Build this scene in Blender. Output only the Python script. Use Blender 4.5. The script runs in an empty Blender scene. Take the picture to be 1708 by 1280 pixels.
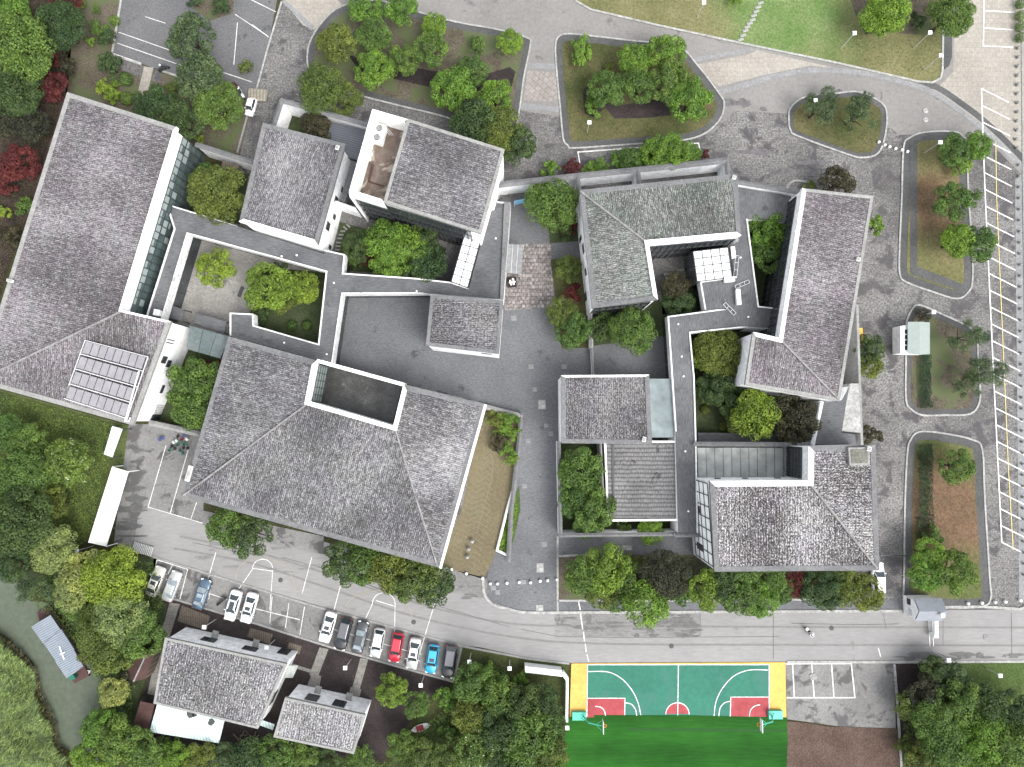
import bpy, math, random
import numpy as np
from mathutils import Vector, Matrix
from mathutils.geometry import tessellate_polygon
R = math.radians
random.seed(7)
# ---------------------------------------------------------------- camera, sky, sun
H = 106.0                       # flying height of the drone, metres
FPX = 1138.7                    # 24 mm equivalent lens, in photo pixels
TILT = math.atan(66.0 / FPX)    # the lens looks a little north of straight down
scene = bpy.context.scene
cam_d = bpy.data.cameras.new('camera')
cam = bpy.data.objects.new('camera', cam_d)
scene.collection.objects.link(cam)
cam.location = (0, 0, H)
cam.rotation_euler = (TILT, 0, 0)
cam_d.sensor_width = 36.0
cam_d.lens = 36.0 * FPX / 1708.0
cam_d.clip_start = 1.0
cam_d.clip_end = 3000.0
scene.camera = cam

SUN_EL, SUN_AZ = 55.0, 135.0     # thin-cloud morning sun from the south-east
world = bpy.data.worlds.new('World')
scene.world = world
world.use_nodes = True
wn, wl = world.node_tree.nodes, world.node_tree.links
wn.clear()
sky = wn.new('ShaderNodeTexSky'); sky.sky_type = 'NISHITA'; sky.sun_disc = False
sky.sun_elevation = R(SUN_EL); sky.sun_rotation = R(SUN_AZ)
sky.air_density = 1.0; sky.dust_density = 4.0; sky.ozone_density = 1.0
hsv = wn.new('ShaderNodeHueSaturation'); hsv.inputs['Saturation'].default_value = 0.25
bg = wn.new('ShaderNodeBackground'); bg.inputs['Strength'].default_value = 0.15
wo = wn.new('ShaderNodeOutputWorld')
wl.new(sky.outputs[0], hsv.inputs['Color']); wl.new(hsv.outputs[0], bg.inputs['Color']); wl.new(bg.outputs[0], wo.inputs[0])
sun_d = bpy.data.lights.new('sun', 'SUN'); sun_d.energy = 0.65; sun_d.angle = R(30); sun_d.color = (1.0, 0.97, 0.93)
sun = bpy.data.objects.new('sun', sun_d); scene.collection.objects.link(sun)
_d = Vector((math.sin(R(SUN_AZ)) * math.cos(R(SUN_EL)), math.cos(R(SUN_AZ)) * math.cos(R(SUN_EL)), math.sin(R(SUN_EL))))
sun.rotation_euler = _d.to_track_quat('Z', 'Y').to_euler(); sun.location = _d * 60
scene.view_settings.view_transform = 'Standard'
scene.view_settings.look = 'None'
scene.view_settings.exposure = 1.45
scene.view_settings.gamma = 1.0
scene.cycles.max_bounces = 5
scene.cycles.transparent_max_bounces = 6

def P(px, py, z=0.0):
    """world point at height z seen at photo pixel (px, py)"""
    a, b = (px - 854.0) / FPX, (640.0 - py) / FPX
    c, s = math.cos(TILT), math.sin(TILT)
    d = Vector((a, b * c + s, b * s - c))
    t = (z - H) / d.z
    return Vector((d.x * t, d.y * t, z))
def mpp(z=0.0): return (H - z) / FPX     # metres per photo pixel

# ---------------------------------------------------------------- materials
MATS = {}
def new_mat(name):
    m = bpy.data.materials.new(name); m.use_nodes = True
    m.node_tree.nodes.clear(); MATS[name] = m
    return m, m.node_tree.nodes, m.node_tree.links
def principled(n, l, rough=.8, metal=0., spec=.3):
    b = n.new('ShaderNodeBsdfPrincipled'); o = n.new('ShaderNodeOutputMaterial')
    b.inputs['Roughness'].default_value = rough; b.inputs['Metallic'].default_value = metal
    b.inputs['Specular IOR Level'].default_value = spec
    l.new(b.outputs[0], o.inputs[0]); return b
def ramp(n, l, src, stops):
    r = n.new('ShaderNodeValToRGB'); e = r.color_ramp.elements
    while len(e) < len(stops): e.new(0.5)
    for k, (p, c) in enumerate(stops):
        e[k].position = p; e[k].color = (*c, 1) if len(c) == 3 else c
    l.new(src, r.inputs[0]); return r
def noise(n, l, vec, scale, detail=4, rough=.6, sc=(1, 1, 1), rot=0., dist=0.):
    mp = n.new('ShaderNodeMapping'); mp.inputs['Scale'].default_value = sc; mp.inputs['Rotation'].default_value = (0, 0, rot)
    l.new(vec, mp.inputs[0])
    t = n.new('ShaderNodeTexNoise'); t.inputs['Scale'].default_value = scale; t.inputs['Detail'].default_value = detail
    t.inputs['Roughness'].default_value = rough; t.inputs['Distortion'].default_value = dist
    l.new(mp.outputs[0], t.inputs['Vector']); return t
def mixc(n, l, fac, a, b, mode='MIX'):
    m = n.new('ShaderNodeMix'); m.data_type = 'RGBA'; m.blend_type = mode
    if isinstance(fac, (int, float)): m.inputs[0].default_value = fac
    else: l.new(fac, m.inputs[0])
    for s, v in ((m.inputs[6], a), (m.inputs[7], b)):
        if isinstance(v, tuple): s.default_value = (*v, 1)
        else: l.new(v, s)
    return m.outputs[2]
def g3(v): return (v, v, v)

GK = .47
KEEP = {'white_plaster', 'peeling_white_render', 'pale_sheet', 'artificial_turf', 'white_road_paint', 'green_court_surface', 'red_court_surface', 'yellow_court_surface', 'rim_render', 'stained_terrace_floor', 'mint_corrugated_metal'}
def mottled(name, c1, c2, scale=.15, fine=4., fine_amt=.5, rough=.85, spec=.25, coord='Object', fsc=(1, 1, 1), rot=0., bump=.0, stain=None, contrast=.18, lines=None, metal=0., brick=None):
    """two-colour surface: large patches, fine speckle, optional stains, joints or ribs"""
    k_ = 1.0 if name in KEEP else GK
    c1, c2 = tuple(x * k_ for x in c1), tuple(x * k_ for x in c2)
    if stain: stain = (tuple(x * k_ for x in stain[0]), *stain[1:])
    m, n, l = new_mat(name); b = principled(n, l, rough, metal, spec)
    tc = n.new('ShaderNodeTexCoord').outputs[coord]
    big = noise(n, l, tc, scale, 5, .6)
    r = ramp(n, l, big.outputs[0], [(.5 - contrast, c1), (.5 + contrast, c2)])
    fn = noise(n, l, tc, fine, 3, .7, fsc, rot)
    fr = ramp(n, l, fn.outputs[0], [(.36, g3(.45)), (.5, g3(.9)), (.66, g3(1.45))])
    col = mixc(n, l, fine_amt, r.outputs[0], mixc(n, l, 1.0, r.outputs[0], fr.outputs[0], 'MULTIPLY'))
    if stain:
        sn = noise(n, l, tc, stain[1], 6, .65, (1, 1, 1), 0, .4)
        sr = ramp(n, l, sn.outputs[0], [(stain[2], g3(0)), (stain[2] + .06, g3(1))])
        col = mixc(n, l, sr.outputs[0], col, stain[0])
    if brick:
        mp = n.new('ShaderNodeMapping'); mp.inputs['Rotation'].default_value = (0, 0, rot); l.new(tc, mp.inputs[0])
        bt = n.new('ShaderNodeTexBrick'); l.new(mp.outputs[0], bt.inputs['Vector'])
        bt.inputs['Scale'].default_value = 1.0; bt.inputs['Brick Width'].default_value = brick[0]; bt.inputs['Row Height'].default_value = brick[1]
        bt.inputs['Mortar Size'].default_value = brick[2]; bt.inputs['Mortar Smooth'].default_value = .3
        bt.inputs['Color1'].default_value = (*g3(1 - brick[4]), 1); bt.inputs['Color2'].default_value = (*g3(1 + brick[4]), 1); bt.inputs['Mortar'].default_value = (*g3(brick[3]), 1)
        col = mixc(n, l, 1.0, col, bt.outputs[0], 'MULTIPLY')
    if lines:   # ribs: (period, darkness, axis)
        mp = n.new('ShaderNodeMapping'); mp.inputs['Rotation'].default_value = (0, 0, rot); l.new(tc, mp.inputs[0])
        w = n.new('ShaderNodeTexWave'); w.wave_type = 'BANDS'; w.bands_direction = lines[2]; w.wave_profile = 'SIN'
        w.inputs['Scale'].default_value = .314 / lines[0]; w.inputs['Distortion'].default_value = lines[3] if len(lines) > 3 else 0
        w.inputs['Detail'].default_value = 1; w.inputs['Detail Scale'].default_value = 1.2
        l.new(mp.outputs[0], w.inputs['Vector'])
        wr = ramp(n, l, w.outputs['Fac'], [(.0, g3(lines[1])), (.55, g3(1.)), (1., g3(1.1))])
        col = mixc(n, l, 1.0, col, wr.outputs[0], 'MULTIPLY')
    l.new(col, b.inputs['Base Color'])
    if bump:
        bp = n.new('ShaderNodeBump'); bp.inputs['Strength'].default_value = bump; bp.inputs['Distance'].default_value = .05
        l.new(fn.outputs[0], bp.inputs['Height']); l.new(bp.outputs[0], b.inputs['Normal'])
    return m

def patchy(name, c1, c2, d1, d2, cx, cy, rad, nsc=.12):
    """c1/c2 ground with a differently coloured area d1/d2 round the point (cx, cy) in metres"""
    m = mottled(name, c1, c2, .12, 3, .5, .95, .1); n, l = m.node_tree.nodes, m.node_tree.links
    b = [x for x in n if x.type == 'BSDF_PRINCIPLED'][0]; base = b.inputs['Base Color'].links[0].from_socket
    tc = n.new('ShaderNodeTexCoord').outputs['Object']
    dv = n.new('ShaderNodeVectorMath'); dv.operation = 'DISTANCE'; dv.inputs[1].default_value = (cx, cy, 0); l.new(tc, dv.inputs[0])
    nz = noise(n, l, tc, nsc, 5, .6)
    a = n.new('ShaderNodeMath'); a.operation = 'DIVIDE'; l.new(dv.outputs['Value'], a.inputs[0]); a.inputs[1].default_value = rad
    c = n.new('ShaderNodeMath'); c.operation = 'MULTIPLY_ADD'; l.new(nz.outputs[0], c.inputs[0]); c.inputs[1].default_value = 1.4; l.new(a.outputs[0], c.inputs[2])
    r = ramp(n, l, c.outputs[0], [(0, g3(1)), (1, g3(0))]); r.color_ramp.elements[0].position = .0
    mr = n.new('ShaderNodeMapRange'); mr.inputs['From Min'].default_value = 1.3; mr.inputs['From Max'].default_value = 2.1; l.new(c.outputs[0], mr.inputs['Value'])
    n2 = noise(n, l, tc, .2, 5, .7); r2 = ramp(n, l, n2.outputs[0], [(.38, tuple(x * GK for x in d1)), (.62, tuple(x * GK for x in d2))])
    fn = noise(n, l, tc, 3., 3, .7); fr = ramp(n, l, fn.outputs[0], [(.36, g3(.7)), (.66, g3(1.25))])
    l.new(mixc(n, l, mr.outputs[0], mixc(n, l, 1., r2.outputs[0], fr.outputs[0], 'MULTIPLY'), base), b.inputs['Base Color'])
    return m

def roof_tile(name, dark, mid, light, per=.27, course=.9, moss=None, seed=0., spotty=.0):
    """old barrel tiles in rows running down the slope; UV is in metres (u along the eave, v down the slope)"""
    dark, mid, light = tuple(x * .27 for x in dark), tuple(x * .41 for x in mid), tuple(x * .64 for x in light)
    m, n, l = new_mat(name); b = principled(n, l, .9, 0, .2)
    tc = n.new('ShaderNodeTexCoord').outputs['UV']
    st = noise(n, l, tc, 1.0, 3, .75, (2.6, .85, 1))                         # streaks of lichen along the rows
    st.noise_dimensions = '4D'; st.inputs['W'].default_value = seed
    fi = noise(n, l, tc, 1.0, 2, .8, (5.5, 3.6, 1)); fi.noise_dimensions = '4D'; fi.inputs['W'].default_value = seed + 3
    bigp = noise(n, l, tc, .12, 4, .55, (1, .6, 1)); bigp.noise_dimensions = '4D'; bigp.inputs['W'].default_value = seed + 9
    a = n.new('ShaderNodeMath'); a.operation = 'MULTIPLY_ADD'; a.inputs[1].default_value = .45
    l.new(st.outputs[0], a.inputs[0])
    c = n.new('ShaderNodeMath'); c.operation = 'MULTIPLY_ADD'; c.inputs[1].default_value = .55 + spotty
    l.new(fi.outputs[0], c.inputs[0]); c.inputs[2].default_value = -spotty / 2
    l.new(c.outputs[0], a.inputs[2])
    d = n.new('ShaderNodeMath'); d.operation = 'MULTIPLY_ADD'; d.inputs[1].default_value = .30; d.inputs[2].default_value = -.15
    l.new(bigp.outputs[0], d.inputs[0])
    e = n.new('ShaderNodeMath'); e.operation = 'ADD'; l.new(a.outputs[0], e.inputs[0]); l.new(d.outputs[0], e.inputs[1])
    r = ramp(n, l, e.outputs[0], [(.34, dark), (.48, mid), (.62, light)])
    w = n.new('ShaderNodeTexWave'); w.wave_type = 'BANDS'; w.bands_direction = 'X'; w.wave_profile = 'SIN'
    w.inputs['Scale'].default_value = .314 / per; w.inputs['Distortion'].default_value = .6; w.inputs['Detail'].default_value = 1; w.inputs['Detail Scale'].default_value = .7
    l.new(tc, w.inputs['Vector'])
    wr = ramp(n, l, w.outputs['Fac'], [(.0, g3(.62)), (.45, g3(1.)), (1, g3(1.14))])
    col = mixc(n, l, .8, r.outputs[0], mixc(n, l, 1.0, r.outputs[0], wr.outputs[0], 'MULTIPLY'))
    w2 = n.new('ShaderNodeTexWave'); w2.wave_type = 'BANDS'; w2.bands_direction = 'Y'; w2.wave_profile = 'SAW'
    w2.inputs['Scale'].default_value = .157 / course * 2; w2.inputs['Distortion'].default_value = 1.5; w2.inputs['Detail Scale'].default_value = .6
    l.new(tc, w2.inputs['Vector'])
    w2r = ramp(n, l, w2.outputs['Fac'], [(.0, g3(.74)), (.3, g3(1.))])
    col = mixc(n, l, .55, col, mixc(n, l, 1.0, col, w2r.outputs[0], 'MULTIPLY'))
    tn = noise(n, l, tc, .22, 3, .6); tn.noise_dimensions = '4D'; tn.inputs['W'].default_value = seed + 20
    tr = ramp(n, l, tn.outputs[0], [(.42, g3(0)), (.62, g3(1))])
    col = mixc(n, l, tr.outputs[0], col, mixc(n, l, 1.0, col, moss or (.97, .965, 1.02), 'MULTIPLY'))
    l.new(col, b.inputs['Base Color'])
    bp = n.new('ShaderNodeBump'); bp.inputs['Strength'].default_value = .5; bp.inputs['Distance'].default_value = .08
    l.new(w.outputs['Fac'], bp.inputs['Height']); l.new(bp.outputs[0], b.inputs['Normal'])
    return m

def plain(name, c, rough=.5, metal=0., spec=.4, var=.08, scale=1.5, coat=0.):
    m, n, l = new_mat(name); b = principled(n, l, rough, metal, spec)
    tc = n.new('ShaderNodeTexCoord').outputs['Object']
    t = noise(n, l, tc, scale, 4, .6)
    r = ramp(n, l, t.outputs[0], [(.3, tuple(max(0, x * (1 - var)) for x in c)), (.7, tuple(min(1, x * (1 + var)) for x in c))])
    l.new(r.outputs[0], b.inputs['Base Color'])
    if coat: b.inputs['Coat Weight'].default_value = coat
    return m

def glassy(name, c, rough=.12, spec=.7):
    return plain(name, c, rough, 0, spec, .35, .4)

def foliage(name, c, var=.32, dead=None):
    m, n, l = new_mat(name)
    o = n.new('ShaderNodeOutputMaterial')
    geo = n.new('ShaderNodeNewGeometry'); oi = n.new('ShaderNodeObjectInfo')
    tc = n.new('ShaderNodeTexCoord').outputs['Object']
    nz = noise(n, l, tc, .8, 2, .6)
    lo = tuple(x * (1 - var) for x in c); hi = tuple(min(1, x * (1 + var)) for x in c)
    r = ramp(n, l, geo.outputs['Random Per Island'], [(0, lo), (.55, c), (1, hi)])
    k = ramp(n, l, nz.outputs[0], [(.35, g3(.72)), (.62, (1.3, 1.22, 1.0))])
    col = mixc(n, l, 1.0, r.outputs[0], k.outputs[0], 'MULTIPLY'); col = mixc(n, l, 1.0, col, (1.24, 1.2, 1.18), 'MULTIPLY')
    k2 = ramp(n, l, oi.outputs['Random'], [(0, (.82, .88, .9)), (1, (1.2, 1.1, .95))])
    col = mixc(n, l, 1.0, col, k2.outputs[0], 'MULTIPLY')
    if dead: 
        dr = ramp(n, l, geo.outputs['Random Per Island'], [(dead[1], g3(0)), (dead[1] + .005, g3(1))])
        col = mixc(n, l, dr.outputs[0], col, dead[0])
    b = n.new('ShaderNodeBsdfPrincipled'); b.inputs['Roughness'].default_value = .55; b.inputs['Specular IOR Level'].default_value = .25
    t = n.new('ShaderNodeBsdfTranslucent'); mx = n.new('ShaderNodeMixShader'); mx.inputs[0].default_value = .42
    l.new(col, b.inputs['Base Color']); l.new(col, t.inputs['Color'])
    l.new(b.outputs[0], mx.inputs[1]); l.new(t.outputs[0], mx.inputs[2]); l.new(mx.outputs[0], o.inputs[0])
    return m

WHITE = mottled('white_plaster', (.78, .79, .80), (.88, .88, .88), .25, 1.2, .3, .85, .2, stain=((.55, .55, .53), .9, .62))
WHITE2 = mottled('peeling_white_render', (.72, .72, .70), (.88, .88, .86), .5, 2.5, .35, .9, .2, stain=((.26, .25, .24), 1.6, .63))
RIM = mottled('rim_render', (.50, .50, .50), (.72, .72, .71), .4, 2.5, .35, .85, .2, stain=((.30, .30, .29), .8, .62))
COPE = mottled('grey_tile_coping', (.24, .245, .25), (.34, .34, .345), .3, 3.0, .4, .85, .2, stain=((.16, .17, .15), 1.0, .64))
COPE2 = mottled('pale_stone_coping', (.42, .42, .40), (.55, .55, .53), .4, 3.0, .35, .85, .2, stain=((.25, .27, .24), 1.0, .66))
RIDGE = mottled('ridge_tiles', (.34, .33, .33), (.52, .51, .50), .6, 3.0, .5, .85, .2)
T_A = roof_tile('lichen_roof_tiles', (.075, .073, .074), (.21, .206, .207), (.47, .465, .466), seed=1)
T_B = roof_tile('grey_roof_tiles', (.085, .083, .088), (.22, .215, .22), (.46, .45, .45), seed=5)
T_C = roof_tile('dark_roof_tiles', (.055, .053, .053), (.15, .147, .15), (.36, .35, .345), seed=8, spotty=.25)
T_D = roof_tile('speckled_roof_tiles', (.085, .083, .083), (.26, .256, .256), (.58, .575, .572), per=.36, course=.5, seed=12, spotty=.35)
T_E = roof_tile('greenish_roof_tiles', (.08, .08, .078), (.22, .225, .215), (.47, .48, .46), seed=15, moss=(.92, 1.0, .93))
T_F = roof_tile('purple_grey_roof_tiles', (.09, .085, .087), (.225, .214, .218), (.46, .447, .455), seed=21, moss=(1.02, .95, 1.0))
T_G = roof_tile('brown_speckled_roof_tiles', (.075, .068, .068), (.175, .165, .165), (.60, .59, .585), per=.36, course=.5, seed=31, spotty=.45)
DECK = mottled('dark_sheet_roofing', (.155, .16, .17), (.25, .255, .265), .22, 2.2, .55, .8, .3, fsc=(.5, 3.2, 1), stain=((.12, .123, .13), .35, .60))
DECK2 = mottled('dark_sheet_roofing_across', (.155, .16, .17), (.25, .255, .265), .22, 2.2, .55, .8, .3, fsc=(3.2, .5, 1), stain=((.12, .123, .13), .35, .60))
GLASS_D = glassy('dark_window_glass', (.035, .04, .045))
GLASS_T = glassy('teal_window_glass', (.075, .105, .105))
GLASS_P = glassy('pale_roof_glass', (.145, .175, .18), .5, .3)
GLASS_G = glassy('greenish_roof_glass', (.26, .275, .26), .6, .25)
FROST = plain('frosted_white_panel', (.80, .81, .82), .35, 0, .4, .06, .6)
FRAME = plain('dark_metal_frame', (.05, .055, .055), .5, .2, .4)
LFRAME = plain('pale_metal_frame', (.55, .56, .56), .45, .3, .4)
WMETAL = plain('white_painted_metal', (.74, .75, .74), .5, 0, .4)
EARTH = mottled('bare_earth', (.10, .075, .045), (.17, .13, .075), .2, 3, .5, .95, .1)
SOIL = mottled('dark_wet_soil', (.045, .036, .036), (.09, .07, .068), .3, 4, .6, .9, .2)
REDSOIL = mottled('reddish_soil', (.17, .11, .06), (.25, .15, .085), .15, 3.5, .5, .95, .1, stain=((.12, .13, .05), .5, .60))
GRASS_D = mottled('dry_lawn', (.10, .12, .045), (.24, .22, .11), .12, 3, .5, .95, .1, stain=((.20, .14, .085), .25, .60))
GRASS_G = mottled('green_lawn', (.10, .16, .045), (.16, .23, .085), .10, 3, .5, .95, .1, stain=((.20, .19, .10), .12, .56))
BROWNF = mottled('brown_leaf_litter', (.15, .13, .095), (.24, .21, .16), .3, 4, .7, .95, .1, stain=((.17, .20, .10), .22, .49))
PAVE = mottled('mottled_cobble_paving', (.20, .193, .19), (.40, .392, .378), .09, 3.4, .9, .85, .25, brick=(.6, .3, .03, .8, .12), stain=((.15, .142, .148), .3, .53))
DRIVE = mottled('smooth_grey_driveway', (.32, .31, .295), (.43, .415, .395), .08, 2.0, .22, .85, .25, stain=((.22, .215, .21), .2, .62))
PLAZA = mottled('blue_grey_brick_plaza', (.205, .212, .225), (.325, .332, .348), .07, 3.0, .38, .85, .25, fsc=(.8, 2.2, 1), brick=(.4, .16, .015, .7, .1), stain=((.16, .16, .165), .3, .61))
GATE = mottled('pinkish_brick_paving', (.36, .325, .315), (.52, .475, .455), .5, 1.8, .8, .85, .2, brick=(.6, .6, .06, .55, .25))
CREAM = mottled('cream_stone_paving', (.52, .48, .42), (.64, .60, .53), .1, 2.5, .25, .85, .2, brick=(.8, .8, .04, .82, .06))
PINKP = mottled('pale_pink_crossing', (.44, .40, .37), (.56, .51, .48), .3, 2.5, .3, .85, .2, rot=.75, brick=(.9, .9, .06, .7, .06))
BAND = mottled('light_granite_band', (.38, .385, .39), (.48, .485, .49), .3, 3, .3, .85, .2, brick=(.6, .6, .03, .85, .06))
KERB = mottled('granite_kerb', (.50, .50, .48), (.74, .74, .71), .5, 2.5, .5, .8, .2)
ASPH = mottled('grey_asphalt', (.19, .192, .20), (.28, .28, .285), .08, 4.0, .45, .9, .25, stain=((.10, .11, .10), .25, .61))
RING = mottled('dark_island_border', (.125, .128, .128), (.19, .19, .19), .2, 3.5, .4, .85, .2)
CONC = mottled('pale_concrete_road', (.40, .395, .39), (.50, .495, .485), .07, 2.5, .16, .85, .25, fsc=(.25, 1.4, 1), stain=((.30, .30, .295), .22, .64))
CONC2 = mottled('stained_concrete_yard', (.29, .285, .28), (.42, .415, .40), .12, 2.5, .3, .85, .25, stain=((.17, .165, .165), .30, .53))
CONC3 = mottled('light_concrete_path', (.33, .32, .29), (.44, .42, .38), .3, 2.5, .35, .85, .25, brick=(1.2, .9, .04, .7, .08))
COURTB = mottled('courtyard_stone', (.44, .425, .395), (.62, .60, .56), .3, 2.5, .3, .85, .25, brick=(.5, .3, .03, .7, .1), rot=.3, stain=((.27, .27, .26), .3, .60))
WATER = mottled('river_water', (.165, .195, .145), (.20, .235, .175), .05, 1.2, .2, .3, .12)
PAINT = mottled('white_road_paint', (.46, .46, .45), (.66, .66, .64), .5, 3, .5, .7, .2)
YPAINT = plain('yellow_line_paint', (.50, .42, .17), .7)
C_GRN = mottled('green_court_surface', (.018, .115, .078), (.026, .15, .10), .12, 1.5, .18, .7, .25, stain=((.032, .125, .095), .2, .55))
C_RED = mottled('red_court_surface', (.25, .038, .045), (.32, .058, .062), .3, 1.5, .2, .7, .25, stain=((.28, .08, .08), .3, .62))
C_YEL = mottled('yellow_court_surface', (.50, .30, .07), (.60, .37, .10), .2, 1.5, .2, .7, .25, stain=((.42, .27, .09), .35, .62))
TURF = mottled('artificial_turf', (.009, .058, .006), (.020, .098, .012), .09, 2.2, .35, .9, .15, fsc=(.15, 2.5, 1), lines=(5.5, .82, 'Y', .6))
BLUEM = mottled('pale_blue_corrugated_metal', (.36, .42, .50), (.45, .51, .58), .3, 2, .15, .5, .4, rot=-.5, lines=(.32, .62, 'Y'), metal=.1)
SHEDM = mottled('blue_grey_corrugated_metal', (.17, .185, .215), (.21, .225, .255), .3, 2, .15, .5, .4, rot=.26, lines=(.34, .6, 'Y'))
MINT = mottled('mint_corrugated_metal', (.42, .55, .52), (.56, .66, .63), .3, 2, .15, .6, .3, rot=-.3, lines=(.42, .75, 'X'))
RUST = mottled('rusty_sheet_metal', (.10, .05, .045), (.17, .09, .08), .5, 3, .4, .8, .3, stain=((.26, .22, .21), 1.0, .66))
WOOD = mottled('weathered_planks', (.22, .18, .14), (.32, .27, .22), .4, 3, .4, .85, .2, lines=(.28, .55, 'X'))
TERR = mottled('stained_terrace_floor', (.07, .045, .035), (.14, .11, .09), .35, 2.0, .4, .6, .35, stain=((.30, .26, .21), .25, .50))
GARDEN = mottled('mossy_garden_floor', (.07, .10, .045), (.13, .16, .08), .4, 4, .6, .95, .1)
SLATE = mottled('faded_solar_glass', (.40, .39, .42), (.50, .48, .51), .6, 2, .12, .3, .5)
BARK = mottled('bark', (.10, .075, .055), (.16, .125, .095), 1, 5, .5, .95, .1)
F = {'V': foliage('vivid_green_leaves', (.12, .225, .046)), 'G': foliage('mid_green_leaves', (.088, .160, .048)), 'D': foliage('dark_green_leaves', (.056, .098, .042)),
     'O': foliage('olive_leaves', (.105, .15, .045)), 'Y': foliage('yellow_green_leaves', (.15, .235, .045)), 'B': foliage('bluish_green_leaves', (.066, .112, .064)),
     'R': foliage('dark_red_leaves', (.105, .030, .036)), 'P': foliage('pale_olive_leaves', (.20, .26, .11)), 'K': foliage('blackish_leaves', (.052, .056, .040)),
     'H': foliage('hedge_leaves', (.030, .062, .036)), 'W': foliage('green_leaves_with_white_blossom', (.10, .17, .045), dead=((.6, .6, .48), .965))}

# ---------------------------------------------------------------- mesh helpers
COL = scene.collection
class MB:
    """collects faces in world coordinates; build() links them as one mesh object"""
    def __init__(s): s.v, s.f, s.uv = [], [], None
    def add(s, vs, fs):
        o = len(s.v); s.v += [tuple(v) for v in vs]; s.f += [tuple(i + o for i in f) for f in fs]; return s
    def ngon(s, pts):
        tris = tessellate_polygon([[Vector(p) for p in pts]])
        o = len(s.v); s.v += [tuple(p) for p in pts]
        for t in tris:
            a, b, c = [Vector(pts[i]) for i in t]
            if (b - a).cross(c - a).z < 0: t = t[::-1]
            s.f.append(tuple(i + o for i in t))
        return s
    def box(s, c, size, rz=0., rx=0.):
        x, y, z = [k / 2 for k in size]; m = Matrix.Rotation(rz, 3, 'Z') @ Matrix.Rotation(rx, 3, 'X')
        vs = [Vector(c) + m @ Vector((a * x, b * y, d * z)) for d in (-1, 1) for a, b in ((-1, -1), (1, -1), (1, 1), (-1, 1))]
        return s.add(vs, [(3, 2, 1, 0), (4, 5, 6, 7), (0, 1, 5, 4), (1, 2, 6, 5), (2, 3, 7, 6), (3, 0, 4, 7)])
    def beam(s, a, b, w, h, up=None):
        """box from a to b, width w (horizontal), height h, centred"""
        a, b = Vector(a), Vector(b); d = (b - a)
        if d.length < 1e-5: return s
        d.normalize(); side = d.cross(Vector((0, 0, 1)))
        if side.length < 1e-4: side = Vector((1, 0, 0))
        side.normalize(); u = side.cross(d)
        vs = [p + side * (i * w / 2) + u * (j * h / 2) for p in (a, b) for i, j in ((-1, -1), (1, -1), (1, 1), (-1, 1))]
        return s.add(vs, [(0, 1, 2, 3), (7, 6, 5, 4), (0, 4, 5, 1), (1, 5, 6, 2), (2, 6, 7, 3), (3, 7, 4, 0)])
    def prism(s, pts, z0, z1=None, bottom=False):
        """vertical prism: pts are (x,y,ztop); z0 bottom height"""
        k = len(pts); top = [Vector((p[0], p[1], p[2] if z1 is None else z1)) for p in pts]; bot = [Vector((p[0], p[1], z0)) for p in pts]
        if area2(pts) < 0: top.reverse(); bot.reverse()
        s.ngon(top)
        o = len(s.v); s.v += [tuple(v) for v in bot + top]
        for i in range(k):
            j = (i + 1) % k; s.f.append((o + i, o + j, o + k + j, o + k + i))
        if bottom: 
            o = len(s.v); s.ngon(bot)
        return s
    def cyl(s, a, b, r1, r2=None, n=10, cap=True):
        a, b = Vector(a), Vector(b); r2 = r1 if r2 is None else r2
        d = (b - a).normalized(); q = d.to_track_quat('Z', 'Y').to_matrix()
        vs = [p + q @ Vector((r * math.cos(t), r * math.sin(t), 0)) for p, r in ((a, r1), (b, r2)) for t in [2 * math.pi * k / n for k in range(n)]]
        fs = [(k, (k + 1) % n, n + (k + 1) % n, n + k) for k in range(n)]
        if cap: fs += [tuple(range(n))[::-1], tuple(range(n, 2 * n))]
        return s.add(vs, fs)
    def ball(s, c, r, n=10, m=6, sz=1.):
        c = Vector(c); vs = [c + Vector((0, 0, r * sz))]
        for i in range(1, m):
            t = math.pi * i / m
            vs += [c + Vector((r * math.sin(t) * math.cos(2 * math.pi * k / n), r * math.sin(t) * math.sin(2 * math.pi * k / n), r * sz * math.cos(t))) for k in range(n)]
        vs.append(c - Vector((0, 0, r * sz))); L = len(vs) - 1
        fs = [(0, 1 + k, 1 + (k + 1) % n) for k in range(n)]
        for i in range(m - 2):
            a = 1 + i * n; b = a + n
            fs += [(a + k, b + k, b + (k + 1) % n, a + (k + 1) % n) for k in range(n)]
        a = 1 + (m - 2) * n; fs += [(a + k, L, a + (k + 1) % n) for k in range(n)]
        return s.add(vs, fs)
    def build(s, name, mat, parent=None, org=None, smooth=False):
        org = Vector(org) if org is not None else (Vector(parent['org']) if parent is not None else Vector((0, 0, 0)))
        me = bpy.data.meshes.new(name)
        me.from_pydata([(v[0] - org.x, v[1] - org.y, v[2] - org.z) for v in s.v], [], s.f)
        if s.uv:
            ul = me.uv_layers.new(name='UVMap')
            for pl in me.polygons:
                for li in pl.loop_indices: ul.data[li].uv = s.uv[me.loops[li].vertex_index]
        me.materials.append(mat)
        if smooth:
            for p in me.polygons: p.use_smooth = True
        me.update()
        o = bpy.data.objects.new(name, me); COL.objects.link(o)
        if parent is not None: o.parent = parent
        else: o.location = org
        o['org'] = tuple(org)
        return o
def area2(p): return sum(p[i][0] * p[(i + 1) % len(p)][1] - p[(i + 1) % len(p)][0] * p[i][1] for i in range(len(p)))
def tag(o, label=None, cat=None, group=None, kind=None):
    if label: o['label'] = label
    if cat: o['category'] = cat
    if group: o['group'] = group
    if kind: o['kind'] = kind
    return o
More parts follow.
